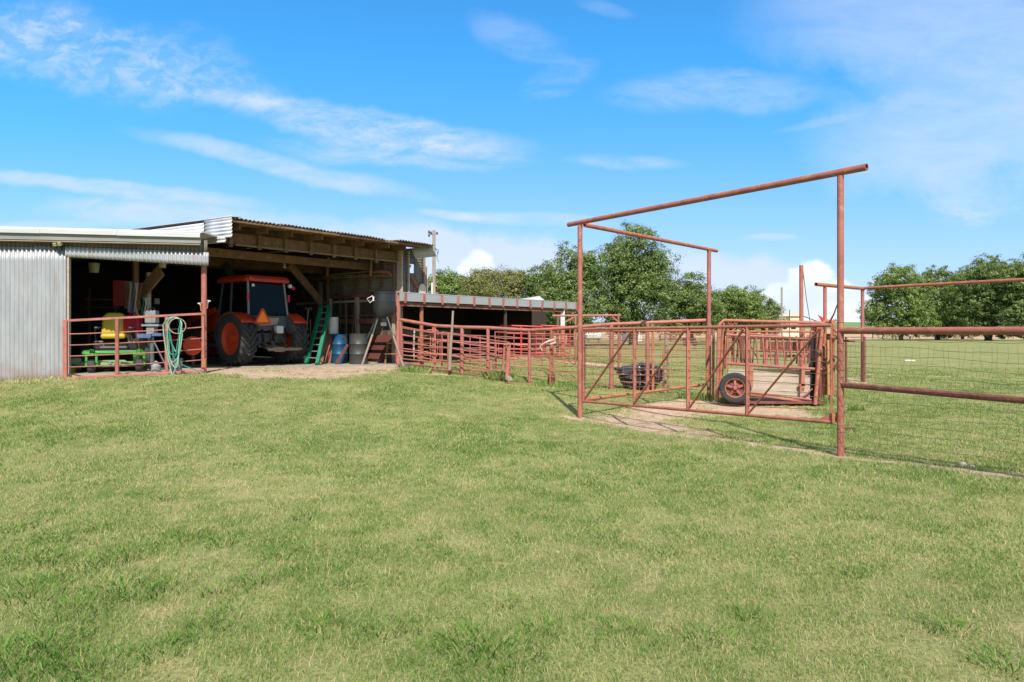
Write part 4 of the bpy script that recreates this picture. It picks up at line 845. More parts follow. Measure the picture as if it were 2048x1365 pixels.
# upper mesh panel behind with light verticals
fence('cattle_hurdle','upright five bar panel behind the thick rail near the bend','panel',
 [(990,664,722,21.3,.015),(1028,666,722,21.3,.014),(1085,668,722,21.5,.014),(1100,668,722,21.6,.02)],[0,.2,.4,.6,.8,1],.014,m='pipe_pink')
fence('cattle_hurdle','five bar panel under the dark shed opening left of the tall stake','panel',
 [(806,668,727,21.6,.02),(880,670,722,22.3,.015),(960,672,722,23.0,.02),(990,674,721,23.0,.01)],[0,.25,.5,.75,1],.014,m='pipe_pink')
fence('cattle_hurdle','six bar hurdle leaning behind the tall pale stake in the pen','hurdle',
 [(884,664,738,20.6,.022),(940,672,742,20.3,.015),(992,682,746,20.0,.022)],[0,.2,.4,.6,.8,1],.013,m='pipe_pink')
fence('cattle_hurdle','rusty close barred hurdle between the bend and the left gate post','hurdle',
 [(1100,672,745,20.5,.02),(1130,671,745,20.3,.012),(1158,671,746,20.1,.02)],[0,.14,.28,.42,.56,.7,.85,1],.010,m='pipe_rust')
# bright red gates under the shed
for i,(a,b,d,lab) in enumerate(((997,1088,24.6,'bright red tube gate leaning inside the shed opening'),(1072,1140,25.8,'bright red tube gate at the right end of the shed'))):
    t=thing('tube_gate',lab,'gate'); A=lambda x,y:P(x,y,d)
    mb=MB(); pts=[A(a,712),A(a,658),A(a+4,651),A(b-4,654),A(b,660),A(b,712)]; mb.tube(pts,.028,8,closed=True); mb.build('frame',M['bright_red'],t,smooth=True)
    for y in(668,678,688,698,706): mb=MB(); mb.tube([A(a,y-1),A(b,y+1)],.018,6); mb.build('bar',M['bright_red'],t)
    mb=MB(); mb.bar(A((a+b)/2,653),A((a+b)/2,711),.06,.03,(0,1,0)); mb.build('upright',M['bright_red'],t)
# rope and concrete lump on the post at 1103
mb=MB(); mb.tube([P(1078,700,18.1),P(1081,692,18.05),P(1090,686,18.0),P(1097,683,18.0),P(1107,680,18.0),P(1111,686,18.0),P(1100,689,17.95)],[.01,.018,.022,.035,.035,.028,.02],8); mb.tube([P(1081,694,18.05),P(1084,702,18.05)],.014,8); o=mb.build('pale_rag',M['rope'],smooth=True); tag(o,'pale knotted rag tied around a fence post','rag')
mb=MB(); mb.lathe([(.11,-.1),(.10,.15),(.08,.26),(.0,.27)],P(1103,768,18.3),n=12); o=mb.build('post_footing',M['pipe_dark']); tag(o,'dark crusty footing round the fence post with the rag','footing')
mb=MB(); c=P(1018,759,18.0); mb.box(c+Vector((0,0,.02)),(.13,.10,.09),.6,Matrix.Rotation(.6,3,(.4,.5,.8))); mb.box(c+Vector((.05,0,0)),(.09,.09,.06)); o=mb.build('rock',M['stone']); tag(o,'pale rock at the foot of the fence','rock')
mb=MB(); c=P(842,744,19.0); mb.lathe([(0,-.05),(.08,-.02),(.08,.03),(.04,.07),(0,.08)],c,n=8); o=mb.build('rock',M['stone']); tag(o,'grey rock beside the barn slab corner under the fence','rock')
# field side pipe frames
t=thing('loading_frame','low pipe frame with diagonal braces behind the left gate post','frame')
d=24; 
for a,b in(((1105,632),(1240,631)),((1151,633),(1151,652)),((1151,634),(1130,645)),((1237,628),(1237,650)),((1237,645),(1224,634))):
    mb=MB(); mb.tube([P(*a,d),P(*b,d)],.035,8); mb.build('pipe',M['pipe_pink'],t)
mb=MB(); mb.tube([P(1151,650,d),Vector((XY(1151,d)[0],d,.3))],.035,8); mb.tube([P(1237,650,d),Vector((XY(1237,d)[0],d,.3))],.035,8); mb.build('leg',M['pipe_pink'],t)
fence('pipe_fence','distant pipe fence crossing the paddock behind the black bundle','fence',
 [(1103,676,722,25,.03),(1156,672,722,25.5,.04),(1240,668,722,26,.04),(1331,668,715,27,.04),(1420,668,712,28,.04)],[0,.22,.44,.66,.88],.014,m='pipe_pink')
# weathered wood and pipe post at 1331
t=thing('mesh_stand','weathered grey post with rusty mesh strip behind the middle of the gate','post'); mb=MB(); mb.tube([P(1331,661,17.2),P(1333,705,17.2),P(1330,740,17.2),P(1331,787,17.2)],[.03,.04,.035,.04],8); mb.build('post',M['pole'],t)
for dx in(-5,5): mb=MB(); mb.tube([P(1331+dx,700,17.1),P(1331+dx,785,17.1)],.012,6); mb.build('rod',M['pipe_rust'],t)
# ---------- entrance gantry ----------
gl=Vector((*XY(1160,13.0),0)); gr=Vector((*XY(1681,8.95),0)); g3=Vector((*XY(1418,16.9),0))
ga=thing('pipe_gantry','tall rusty red pipe gantry of three posts and two overhead beams','gantry')
TZ=3.72; du=(gr-gl).normalized()
for p,r,zb in((gl,.047,-.2),(gr,.042,-.2),(g3,.050,-.2)):
    mb=MB(); mb.tube([p+UP*zb,p+UP*(TZ-.05)],r,18); mb.build('post',M['pipe'] if p is not g3 else M['pipe_pink'],ga,smooth=True)
mb=MB(); mb.pipe(gl-du*.33+UP*TZ,gr+du*.34+UP*TZ,.046,.007,18); mb.build('beam',M['pipe'],ga,smooth=True)
d3=(g3-gl).normalized(); mb=MB(); mb.pipe(gl+d3*.14+UP*(TZ-.03),g3+d3*.42+UP*(TZ-.03),.043,.007,16); mb.build('beam',M['pipe_rust'],ga,smooth=True)
for k in range(14):                                  # wire wraps round the right post
    z=.18+k*.12+random.uniform(-.02,.02); mb=MB(); mb.tube([gr+Vector((math.cos(a)*.0445,math.sin(a)*.0445,z+.004*math.sin(a))) for a in[2*math.pi*i/14 for i in range(14)]],.0028,5,closed=True); mb.build('wire_wrap',M['wire'],ga)
# ---------- mesh gate between the front posts ----------
a0=gl+du*.10; a1=gr-du*.12
def line(y0,y1,f):  # height on the gate plane by survey
    return None
gtl,gtr=P(1171,659,a0.y),P(1660,651,a1.y); gbl,gbr=P(1171,803,a0.y),P(1664,845,a1.y)
def gp(u,v):
    t=gtl.lerp(gtr,u); b=gbl.lerp(gbr,u); p=t.lerp(b,v); q=a0.lerp(a1,u); return Vector((q.x,q.y,p.z))
gate=thing('mesh_gate','long rusty pipe and wire gate with three diagonal braces in the gantry','gate')
mb=MB(); mb.tube([gp(0,0),gp(1,0),gp(1,1),gp(0,1)],.026,12,closed=True); mb.build('frame',M['pipe'],gate,smooth=True)
for u in(.27,.51,.735):
    mb=MB(); mb.bar(gp(u,-.01),gp(u,1.01),.055,.03,(0,1,0)) if False else mb.bar(gp(u,0),gp(u,1),.05,.05,(0,1,0)); mb.build('upright',M['pipe'],gate)
fwd=Vector((-du.y,du.x,0))*-1
fo_=Vector((du.y,-du.x,0))*.03
for u0,u1 in((.012,.262),(.275,.50),(.52,.725),(.745,.97)):
    mb=MB(); mb.bar(gp(u0,.97)+fo_,gp(u1,.03)+fo_,.05,.012,fo_.normalized().cross((gp(u1,0)-gp(u0,1)).normalized())); mb.build('diagonal_brace',M['pipe'],gate)
def wirepts(fn,n,w): return [fn(i/n)+Vector((random.uniform(-w,w)*.5,random.uniform(-w,w)*.5,random.uniform(-w,w))) for i in range(n+1)]
for k in range(1,8):
    v=k/8; mb=MB(); mb.tube(wirepts(lambda f:gp(f,v)+UP*(-.035*math.sin(f*math.pi)*((k*37)%5-2)/2)+fo_*.5,18,.006),.0042,5); mb.build('wire',M['wire'] if k<7 else M['pipe_dark'],gate)
mb=MB(); mb.prism([gp(.955,1)-UP*0,gp(1,1),gp(1,.90)],fo_*.3); mb.build('gusset',M['pipe'],gate)
mb=MB(); mb.tube([gp(1,.93),gp(1,.93)+du*.06,gr+UP*gp(1,.93).z],.016,8); mb.box(gp(1,.95)+du*.03,(.07,.05,.12)); mb.tube([gp(1,.13),gp(1,.13)+du*.07],.022,8); mb.build('hinge',M['pipe_rust'],gate)
mb=MB(); 
for k in range(26):
    z=gp(0,.02).z-.9*k/26-.05; mb.lathe([(.035,z-.006),(.045,z),(.035,z+.006)],(a0.x+.02,a0.y+.05,0),n=8)
mb.build('chain',M['pipe_dark'],gate)
# second gate swung back to the third post
s0=gl+d3*.12; s1=g3-d3*.12
def sp_(u,v): p=P(1175,661,s0.y).lerp(P(1416,662,s1.y),u).lerp(P(1176,800,s0.y).lerp(P(1416,769,s1.y),u),v); q=s0.lerp(s1,u); return Vector((q.x,q.y,p.z))
g2_=thing('mesh_gate','orange rusted pipe gate frame swung between left and rear gantry posts','gate')
mb=MB(); mb.tube([sp_(0,0),sp_(1,0),sp_(1,1),sp_(0,1)],.030,12,closed=True); mb.build('frame',M['pipe_rust'],g2_,smooth=True)
mb=MB(); mb.bar(sp_(.5,0),sp_(.5,1),.05,.04,(0,1,0)); mb.build('upright',M['pipe_rust'],g2_)
for k in range(1,11):
    v=k/11; mb=MB(); mb.tube(wirepts(lambda f:sp_(f,v),16,.008),.0035,5); mb.build('wire',M['pipe_rust'],g2_)
for k in range(1,18):
    u=k/18; mb=MB(); mb.tube(wirepts(lambda f:sp_(u+.01*math.sin(f*9+k),f),10,.006),.0028,5); mb.build('stay_wire',M['pipe_rust'],g2_)
# ---------- woven wire fence on the right ----------
f1=Vector((*XY(2048,7.0),0)); fd_=(f1-gr).normalized(); fL=(f1-gr).length+2.2
def fp(l,z): q=gr+fd_*l; return Vector((q.x,q.y,z))
wf=thing('wire_fence','woven wire fence under thick red pipe rails at the right edge','fence')
mb=MB(); mb.tube([fp(0,1.64),fp(fL,1.62)],.043,16); mb.build('top_rail',M['pipe'],wf,smooth=True)
mb=MB(); mb.tube([fp(0,.93),fp(fL,.90)],.036,14); mb.build('middle_rail',M['pipe_dark'],wf,smooth=True)
mb=MB(); q=fp(fL,0); mb.tube([q-UP*.1,q+UP*2.2],.05,14); mb.build('post',M['pipe'],wf,smooth=True)
offs=Vector((fd_.y,-fd_.x,0))*.05
for z in(.16,.27,.40,.52,.65,.78,1.0,1.11,1.22,1.32,1.43,1.54):
    ph=random.uniform(0,6); mb=MB(); mb.tube([fp(l,z+.018*math.sin(l*2.2+ph)+.008*math.sin(l*7+2*ph)+random.uniform(-.005,.005)-.01*(l))-offs*-1 for l in np.arange(0,fL,.11)],.0024,5); mb.build('line_wire',M['wire'],wf)
for k in range(1,int(fL/.085)):
    l=k*.085; ph=random.uniform(0,6); mb=MB(); mb.tube([fp(l+.022*math.sin(z_*8+ph)+.012*math.sin(z_*19+ph)+random.uniform(-.006,.006),z_)+offs for z_ in np.arange(.14,1.58,.12)],.0015,4); mb.build('stay_wire',M['wire'],wf)
for z in(1.50,.36):
    mb=MB(); mb.tube([fp(0,z)+offs,fp(.05,z+.01)-offs*2,fp(.10,z)-offs*3],.014,7); mb.build('wire_tail',M['pipe_dark'],wf)
# ---------- back field fence with raised T frame ----------
tf=thing('field_gantry','second raised pipe frame with open ended beam standing in the field','gantry')
pA=Vector((*XY(1650,21.3),0)); pB=Vector((*XY(1725,23.0),0)); zA=P(1650,572,21.3).z; zB=P(1725,577,23).z
e0=P(1632,569,20.9); mb=MB(); mb.pipe(e0,P(1728,577.5,23.05),.058,.01,14); mb.build('beam',M['pipe_rust'],tf,smooth=True)
mb=MB(); mb.tube([P(1722,577,23),P(1850,570,21.6),P(2060,559,19.3),P(2200,551,18)],.048,12); mb.build('beam',M['pipe'],tf,smooth=True)
for p,z in((pA,zA),(pB,zB)): mb=MB(); mb.tube([p-UP*.1,p+UP*(z-.02)],.055,12); mb.build('post',M['pipe_pink'],tf,smooth=True)
fence('wire_fence','rusty wire cattle fence between squeeze chute and field post','fence',
 [(1692,674,758,17.8,.03),(1728,674,763,22.8,.03),(1730,674,763,22.8,.02)],[0,.12,.24,.36,.48,.60,.72,.86],.006,m='pipe_dark')
mb=MB(); mb.tube([Vector((*XY(1603,23),-.1)),P(1602.5,531,23)],.066,12); o=mb.build('tall_post',M['pipe'],smooth=True); tag(o,'lone tall dark red pipe post behind the squeeze chute','post')
mb=MB(); mb.tube([P(1605,534,23),P(1613,600,24),P(1622,655,25),P(1624,700,25.5)],.012,5); o=mb.build('guy_cable',M['iron']); tag(o,'thin slack cable dropping from the lone tall post','cable')
mb=MB(); mb.tube([P(1607,633,22),P(1640,645,19.6)],.014,5); o=mb.build('pull_cable',M['iron']); tag(o,'thin cable running down to the head of the chute','cable')
# alley rails behind the chute
t=thing('alley_fence','dark red low alley fence with faded posts beyond the squeeze chute','fence')
for y,r in((679,.04),(690,.11),(700,.09),(712,.05)): mb=MB(); mb.bar(P(1520,y,24),P(1640,y+1,23),.03,r*2); mb.build('rail',M['board_red'],t)
for px in(1533,1553,1606,1637): mb=MB(); mb.tube([P(px,655,23.2),P(px,722,23.2)-UP*.2],.055,10); mb.build('post',M['pipe_pink'] if px!=1637 else M['pipe'],t,smooth=True)
# ---------- squeeze chute ----------
ch=thing('squeeze_chute','rusty red cattle squeeze chute with plank side and bare wheel','cattle chute')
D=15.3; D2=16.3
def K(x,y,d=D): return P(x,y,d)
def tb(pts,r,name,m='pipe',n=10): mb=MB(); mb.tube(pts,r,n); return mb.build(name,M[m],ch,smooth=True)
tb([K(1434,800),K(1437,662),K(1440,648),K(1448,641),K(1640,646),K(1650,650)],.035,'top_frame')
tb([K(1452,641,D2),K(1640,645,D2)],.03,'top_frame')
for x0,x1,y0,y1,m,r,dd in((1441,1433,655,800,'pipe',.024,D),(1447,1440,660,775,'pipe_rust',.05,D+.2),(1456,1453,650,735,'pipe',.03,D),(1447,1451,646,738,'pipe_pink',.028,D2),(1466,1463,660,735,'pipe',.02,D+.4),(1480,1484,670,732,'pipe_dark',.035,D2),(1488,1490,672,732,'pipe',.03,D2),(1427,1426,660,795,'pipe',.03,D+.3)):
    tb([K(x0,y0,dd),K(x1,y1,dd)],r,'upright',m)
tb([K(1452,670),K(1612,678),K(1618,672)],.032,'hinge_rail'); tb([K(1455,663,D),K(1628,664,D)],.022,'rail','pipe_rust'); tb([K(1452,727),K(1650,740)],.036,'middle_rail','pipe_pink')
tb([K(1455,675,D2),K(1620,680,D2)],.028,'rail','pipe_dark')
for i in range(9):
    x=1500+i*13.5; tb([K(x-2,672),K(x+3,733)],.018,'drop_bar')
for i in range(6):
    x=1505+i*22; tb([K(x+4,676,D2),K(x,728,D2)],.016,'drop_bar','pipe_dark')
for i,(x,y,w_) in enumerate(((1503,741,.04),(1606,743,.05))): mb=MB(); mb.bar(K(x,730),K(x-1,y+34),.08,w_,(0,1,0)); mb.build('latch_bar',M['pipe'],ch)
mb=MB(); mb.box(K(1605,770),(.17,.05,.05)); mb.bar(K(1602,768),K(1602,787),.06,.04,(0,1,0)); mb.build('latch',M['pipe'],ch)
# planks
for k in range(4):
    mb=MB(); y0=738+k*14.3; mb.bar(K(1456,y0+7-k*1.0,D+.06),K(1623,y0+8+k*1.8,D+.12),.035,.155); mb.build('plank',M['wood_grey'],ch)
tb([K(1500,785),K(1622,800)],.026,'bottom_rail'); tb([K(1500,790),K(1620,806)],.020,'bottom_rail','pipe_rust'); tb([K(1605,795),K(1625,778)],.016,'strut','pipe')
# wheel
c=K(1470,776,D-.28); r_=.335
w=thing('wheel',None,None); [w.__delitem__(k) for k in('label','category') if k in w]; w.parent=ch
ro=Matrix.Rotation(R(-16),3,'Z')
MB().lathe([(.20,-.07),(.26,-.095),(.31,-.09),(.333,-.06),(r_,0),(.333,.06),(.31,.09),(.26,.095),(.20,.07)],c,'Y',40,M=ro,closed=True).build('tyre',M['tyre_dark'],w,smooth=True)
MB().lathe([(.205,-.07),(.214,-.085),(.198,-.08),(.185,-.02),(.19,.05),(.20,.07)],c,'Y',32,M=ro,closed=True).build('rim',M['pipe_rust'],w,smooth=True)
mb=MB(); mb.lathe([(.185,.0),(.14,.02),(.10,-.03),(.07,-.045),(0,-.045)],c,'Y',32,M=ro); mb.build('disc',M['pipe_dark'],w,smooth=True)
mb=MB()
for k in range(5):
    a=R(72*k+20); mb.bar(c+ro@Vector((math.cos(a)*.06,-.055,math.sin(a)*.06)),c+ro@Vector((math.cos(a)*.18,-.03,math.sin(a)*.18)),.05,.03,(0,1,0))
mb.lathe([(.055,-.04),(.05,-.10),(.03,-.12),(0,-.12)],c,'Y',16,M=ro); mb.build('hub',M['pipe_pink'],w,smooth=True)
tb([c,K(1470,776,D2)],.03,'axle')
for i in range(8):
    x=1462+i*5.5; tb([K(x,664+(i%3)*3,D+.15*(i%4)),K(x+(i%3-1)*6,728,D+.15*(i%4))],.014+.006*(i%2),'drop_bar',['pipe','pipe_dark','pipe_pink'][i%3],8)
for i in range(5): tb([K(1500+i*30,690+4*(i%2),D2+.1),K(1514+i*30,716-5*(i%3),D2+.1)],.014,'linkage','pipe_rust',6)
tb([K(1452,700,D2),K(1622,705,D2)],.02,'rail','pipe'); tb([K(1455,650,D+.1),K(1630,654,D+.1)],.018,'rail','pipe_dark'); tb([K(1470,648,D+.5),K(1500,668,D+.4),K(1560,672,D+.4)],.02,'rail','pipe')
# head gate tangle on the right
for x0,y0,x1,y1,r,m,dd in((1630,655,1628,798,.05,'pipe_dark',D+.25),(1636,652,1633,800,.034,'pipe',D),(1644,660,1630,810,.042,'pipe',D-.1),(1650,650,1646,795,.035,'pipe_rust',D),(1657,668,1652,790,.045,'pipe',D+.2),(1664,655,1660,800,.03,'pipe_pink',D),(1668,670,1666,790,.03,'pipe_rust',D-.2),(1622,660,1618,790,.03,'pipe_pink',D2),(1640,700,1640,800,.05,'pipe_dark',D2)):
    tb([K(x0,y0,dd),K(x1,y1,dd)],r,'head_gate_bar',m)
tb([K(1640,668),K(1642,652),K(1650,643),K(1662,643),K(1667,652),K(1668,675)],.045,'arch','pipe_rust'); tb([K(1648,640),K(1665,644),K(1672,640)],.03,'crossbar','pipe_rust')
mb=MB(); mb.prism([K(1640,636),K(1636,630),K(1648,637),K(1655,640),K(1645,645)],(0,.03,0)); mb.build('ratchet',M['bright_red'],ch)
tb([K(1658,648,D-.3),K(1668,628,D-.4),K(1676,606,D-.5)],[.02,.016,.012],'lever','iron'); tb([K(1662,655,D-.2),K(1676,668,D-.3),K(1668,680,D-.3)],.02,'lever','pipe_dark')
tb([K(1660,720,D-.3),K(1668,712,D-.3),K(1678,718,D-.3),K(1672,732,D-.3),K(1680,748,D-.3)],.026,'handle','pipe_dark'); tb([K(1656,680,D-.2),K(1657,790,D-.2)],.03,'yellow_bar','ochre')
for k in range(7):
    tb([K(1627+k*6,655+k*9,D+.3),K(1633+k*5,690+k*8,D-.1*(k%3)),K(1629+k*5,725+k*9,D+.1)],.016,'head_gate_bar',['pipe','pipe_rust','pipe_dark'][k%3],8)
for k in range(5):
    tb([K(1632+k*6,700+k*17,D-.1),K(1640+k*5,708+k*15,D-.15),K(1634+k*6,716+k*15,D-.1)],.014,'hook','iron',6)
for k in range(4):
    mb=MB(); mb.box(K(1648+k*5,690+k*25,D-.12),(.12,.06,.05),.3); mb.build('bracket',M['pipe'],ch)
mb=MB(); mb.bar(K(1627,675,D+.1),K(1625,800,D+.1),.12,.03,(0,1,0)); mb.build('rubber_flap',M['black'],ch)
tb([K(1440,660,D),K(1440,660,D2)],.03,'cross_rail'); tb([K(1640,648,D),K(1640,648,D2)],.03,'cross_rail'); tb([K(1452,728,D),K(1452,728,D2)],.03,'cross_rail')
for x in(1440,1625): tb([K(x,800,D2),K(x,645,D2)],.03,'upright','pipe_pink')
tb([K(1456,645),K(1462,652),K(1470,646),K(1474,655),K(1464,662)],.016,'linkage','pipe',6)
mb=MB(); mb.box(K(1540,802,D+.4),(2.1,.9,.05)); mb.build('floor_plate',M['pipe_dark'],ch)
# ---------- black plastic bundle ----------
bd=[]; import bmesh
bm=bmesh.new(); bmesh.ops.create_icosphere(bm,subdivisions=5,radius=1)
c=Vector((*XY(1280,17.9),0)); c.z=gnd(c.x,c.y)
for v in bm.verts:
    x,y,z=v.co; k=4; q=(abs(x)**k+abs(y)**k+abs(z)**k)**(1/k); x,y,z=x/q,y/q,z/q
    t_=(z+1)/2; sx=.44+.20*t_+.04*math.sin(z*3); f=1+.05*math.sin(9*x+5*z)+.04*math.sin(17*z+4*x+2*y)+.03*math.sin(31*x-13*z+7*y)+.02*math.sin(47*z+29*x)
    v.co=Vector((x*sx*f,y*.42*f,(t_*.66)*(1+.05*math.sin(4*x+1)+.03*math.sin(19*x))))
me=bpy.data.meshes.new('plastic_wrapped_bundle'); bm.to_mesh(me); bm.free(); me.materials.append(M['tarp'])
o=bpy.data.objects.new('plastic_wrapped_bundle',me); C.objects.link(o); o.location=c; tag(o,'crumpled black plastic bundle on the grass behind the gate','bundle')
# ---------- field extras ----------
def far_tank():
    t=thing('storage_tank','small white horizontal tank far behind the left gate post','tank'); c=P(1187,675,80); c.z=gnd(c.x,c.y)+.75
    MB().lathe([(0,-1.05),(.25,-1.0),(.42,-.8),(.42,.8),(.25,1.0),(0,1.05)],c,'X',20).build('tank',M['white'],t,smooth=True)
    for dx in(-.6,.6): MB().box(c+Vector((dx,0,-.52)),(.12,.6,.45)).build('leg',M['grey_paint'],t)
far_tank()
t=thing('cart','small dark cart parked far out under the trees','cart'); c=P(1378,676,60); z=gnd(c.x,c.y)
MB().box((c.x,c.y,z+.6),(1.0,.8,.28)).build('box',M['black'],t)
for dx in(-.4,.4): MB().lathe([(0,-.08),(.22,-.08),(.22,.08),(0,.08)],(c.x+dx,c.y-.42,z+.22),'Y',14).build('wheel',M['tyre'],t)
for i,(px,w_) in enumerate(((1330,2.0),(1352,1.6))):
    fence('feed_hurdle',['low red feed panel far out in the paddock, left one','low red feed panel far out in the paddock, right one'][i],'panel',[(px-10,669,681,62,.05),(px,669,681,62,.04),(px+10,669,681,62,.05)],[0,.3,.6,.9],.03,m='board_red')
mb=MB(); mb.bar(P(1808,733,0+36),P(1829,733.5,36),.12,.06); o=mb.build('white_board',M['white']); q=P(1818,733,36); o.location.z+=gnd(q.x,q.y)+.05-q.z; tag(o,'white board lying flat in the right hand field','board')
mb=MB(); g=G(1115,1109); mb.lathe([(0,-.005),(.014,.0),(.012,.012),(0,.018)],g,n=6); o=mb.build('pebble',M['stone']); tag(o,'tiny white chip lying in the foreground lawn','stone')
for i,(px,py,r) in enumerate(((1925,933,.055),(1945,936,.035))):
    g=G(px,py); mb=MB(); mb.lathe([(0,-.02),(r,-.01),(r*.9,r*.5),(r*.4,r*.8),(0,r*.85)],g,n=7); o=mb.build('rock',M['stone']); tag(o,['larger pale limestone rock on the bare strip under the wire fence','smaller pale limestone rock on the bare strip under the wire fence'][i],'rock')
# utility pole
up_=thing('utility_pole','weathered wooden utility pole standing behind the barn end','utility pole'); p=Vector((*XY(868,44),0))
MB().tube([p,p+UP*P(0,461,44).z],[.13,.095],12).build('pole',M['pole'],up_,smooth=True)
for px,py in((858,464),(858,471),(874,467),(862,466)):
    q=P(px,py,43.9); MB().lathe([(0,-.1),(.06,-.08),(.07,0),(.04,.08),(0,.1)],q,n=10).build('insulator',M['iron'],up_)
MB().tube([P(858,468,43.9),P(868,470,44)],.03,6).build('bracket',M['iron'],up_)
MB().tube([P(864,566,43.8),P(864,600,43.8)],.06,8).build('conduit',M['white'],up_)
mb=MB(); mb.tube([P(870,495,43.9),P(875,505,43.8),P(874,515,43.8),P(877,525,43.7)],.02,5); mb.tube([P(870,498,43.9),P(877,500,43.8),P(876,508,43.8)],.02,5); mb.build('loose_wire',M['iron'],up_)
for px,y0,d,r,lab in((1563.5,575,45,.065,'slim grey pole standing beside the far cream building'),(1579,620,45,.03,'thin short rod standing in front of the far cream building')):
    q=Vector((*XY(px,d),0)); o=MB().tube([q,q+UP*P(0,y0,d).z],r,8).build('metal_pole',M['pole'] if r>.06 else M['iron']); tag(o,lab,'pole')
# far buildings
def house(px0,px1,yr,ye,d,lab,m='house'):
    t=thing('far_building',lab,'building'); a,b=P(px0,ye,d),P(px1,ye,d); r=P((px0+px1)/2,yr,d); z0=gnd(r.x,d)
    MB().prism([(a.x,d,z0),(b.x,d,z0),(b.x,d,a.z),(a.x,d,a.z)],(0,8,0)).build('wall',M[m],t)
    mb=MB(); mb.prism([(a.x-.4,d-.3,a.z),(b.x+.4,d-.3,a.z),(r.x+1.2,d-.3,r.z),(r.x-1.2,d-.3,r.z)],(0,8.6,0)); mb.build('roof',M['house_roof'] if m!='house' else M['house'],t)
    for k in(.3,.7): q=a.lerp(b,k); MB().box((q.x,d-.02,(z0+a.z)/2+.2),(.9,.06,.9)).build('window',M['black'],t)
house(1556,1600,627,633,130,'pale cream building on the horizon behind the chute'); house(1262,1284,630,638,95,'cream house glimpsed through the big trees','white')
rd=[(-60,128),(14,131),(60,128),(110,136),(200,150)]; mb=MB(); v=[]
pts=[(x+(rd[i+1][0]-x)*k/12,y+(rd[i+1][1]-y)*k/12) for i,(x,y) in enumerate(rd[:-1]) for k in range(12)]
for x,y in pts: 
    for dy in(-1.5,1.5): v.append((x,y+dy,gnd(x,y+dy)+.05))
mb.add(v,[(2*i,2*i+2,2*i+3,2*i+1) for i in range(len(pts)-1)]); struct(mb.build('road',M['asphalt']))
# ---------- trees ----------
def leafmat(name,dark,mid,light):
    m=bpy.data.materials.new(name); m.use_nodes=True; nt=m.node_tree; N=nt.nodes; L=nt.links
    for n in list(N): N.remove(n)
    out=N.new('ShaderNodeOutputMaterial'); d=N.new('ShaderNodeBsdfDiffuse'); t=N.new('ShaderNodeBsdfTranslucent'); mx=N.new('ShaderNodeMixShader'); mx.inputs[0].default_value=.28
    g=N.new('ShaderNodeBsdfGlossy'); g.inputs['Roughness'].default_value=.5; m2=N.new('ShaderNodeMixShader'); m2.inputs[0].default_value=.05
    a=N.new('ShaderNodeAttribute'); a.attribute_name='tint'; cr=N.new('ShaderNodeValToRGB'); e=cr.color_ramp
    e.elements[0].color=(*dark,1); e.elements[1].color=(*light,1); k=e.elements.new(.5); k.color=(*mid,1)
    L.new(a.outputs['Fac'],cr.inputs[0]); L.new(cr.outputs[0],d.inputs[0]); L.new(cr.outputs[0],t.inputs[0]); L.new(d.outputs[0],mx.inputs[1]); L.new(t.outputs[0],mx.inputs[2])
    L.new(mx.outputs[0],m2.inputs[1]); L.new(g.outputs[0],m2.inputs[2]); L.new(m2.outputs[0],out.inputs[0]); return m
LM={'pecan':leafmat('pecan_leaves',(.06,.105,.02),(.135,.20,.038),(.25,.315,.065)),'oak':leafmat('oak_leaves',(.09,.105,.022),(.19,.20,.042),(.31,.29,.075)),'fresh':leafmat('fresh_green_leaves',(.075,.13,.02),(.165,.24,.042),(.28,.35,.07))}
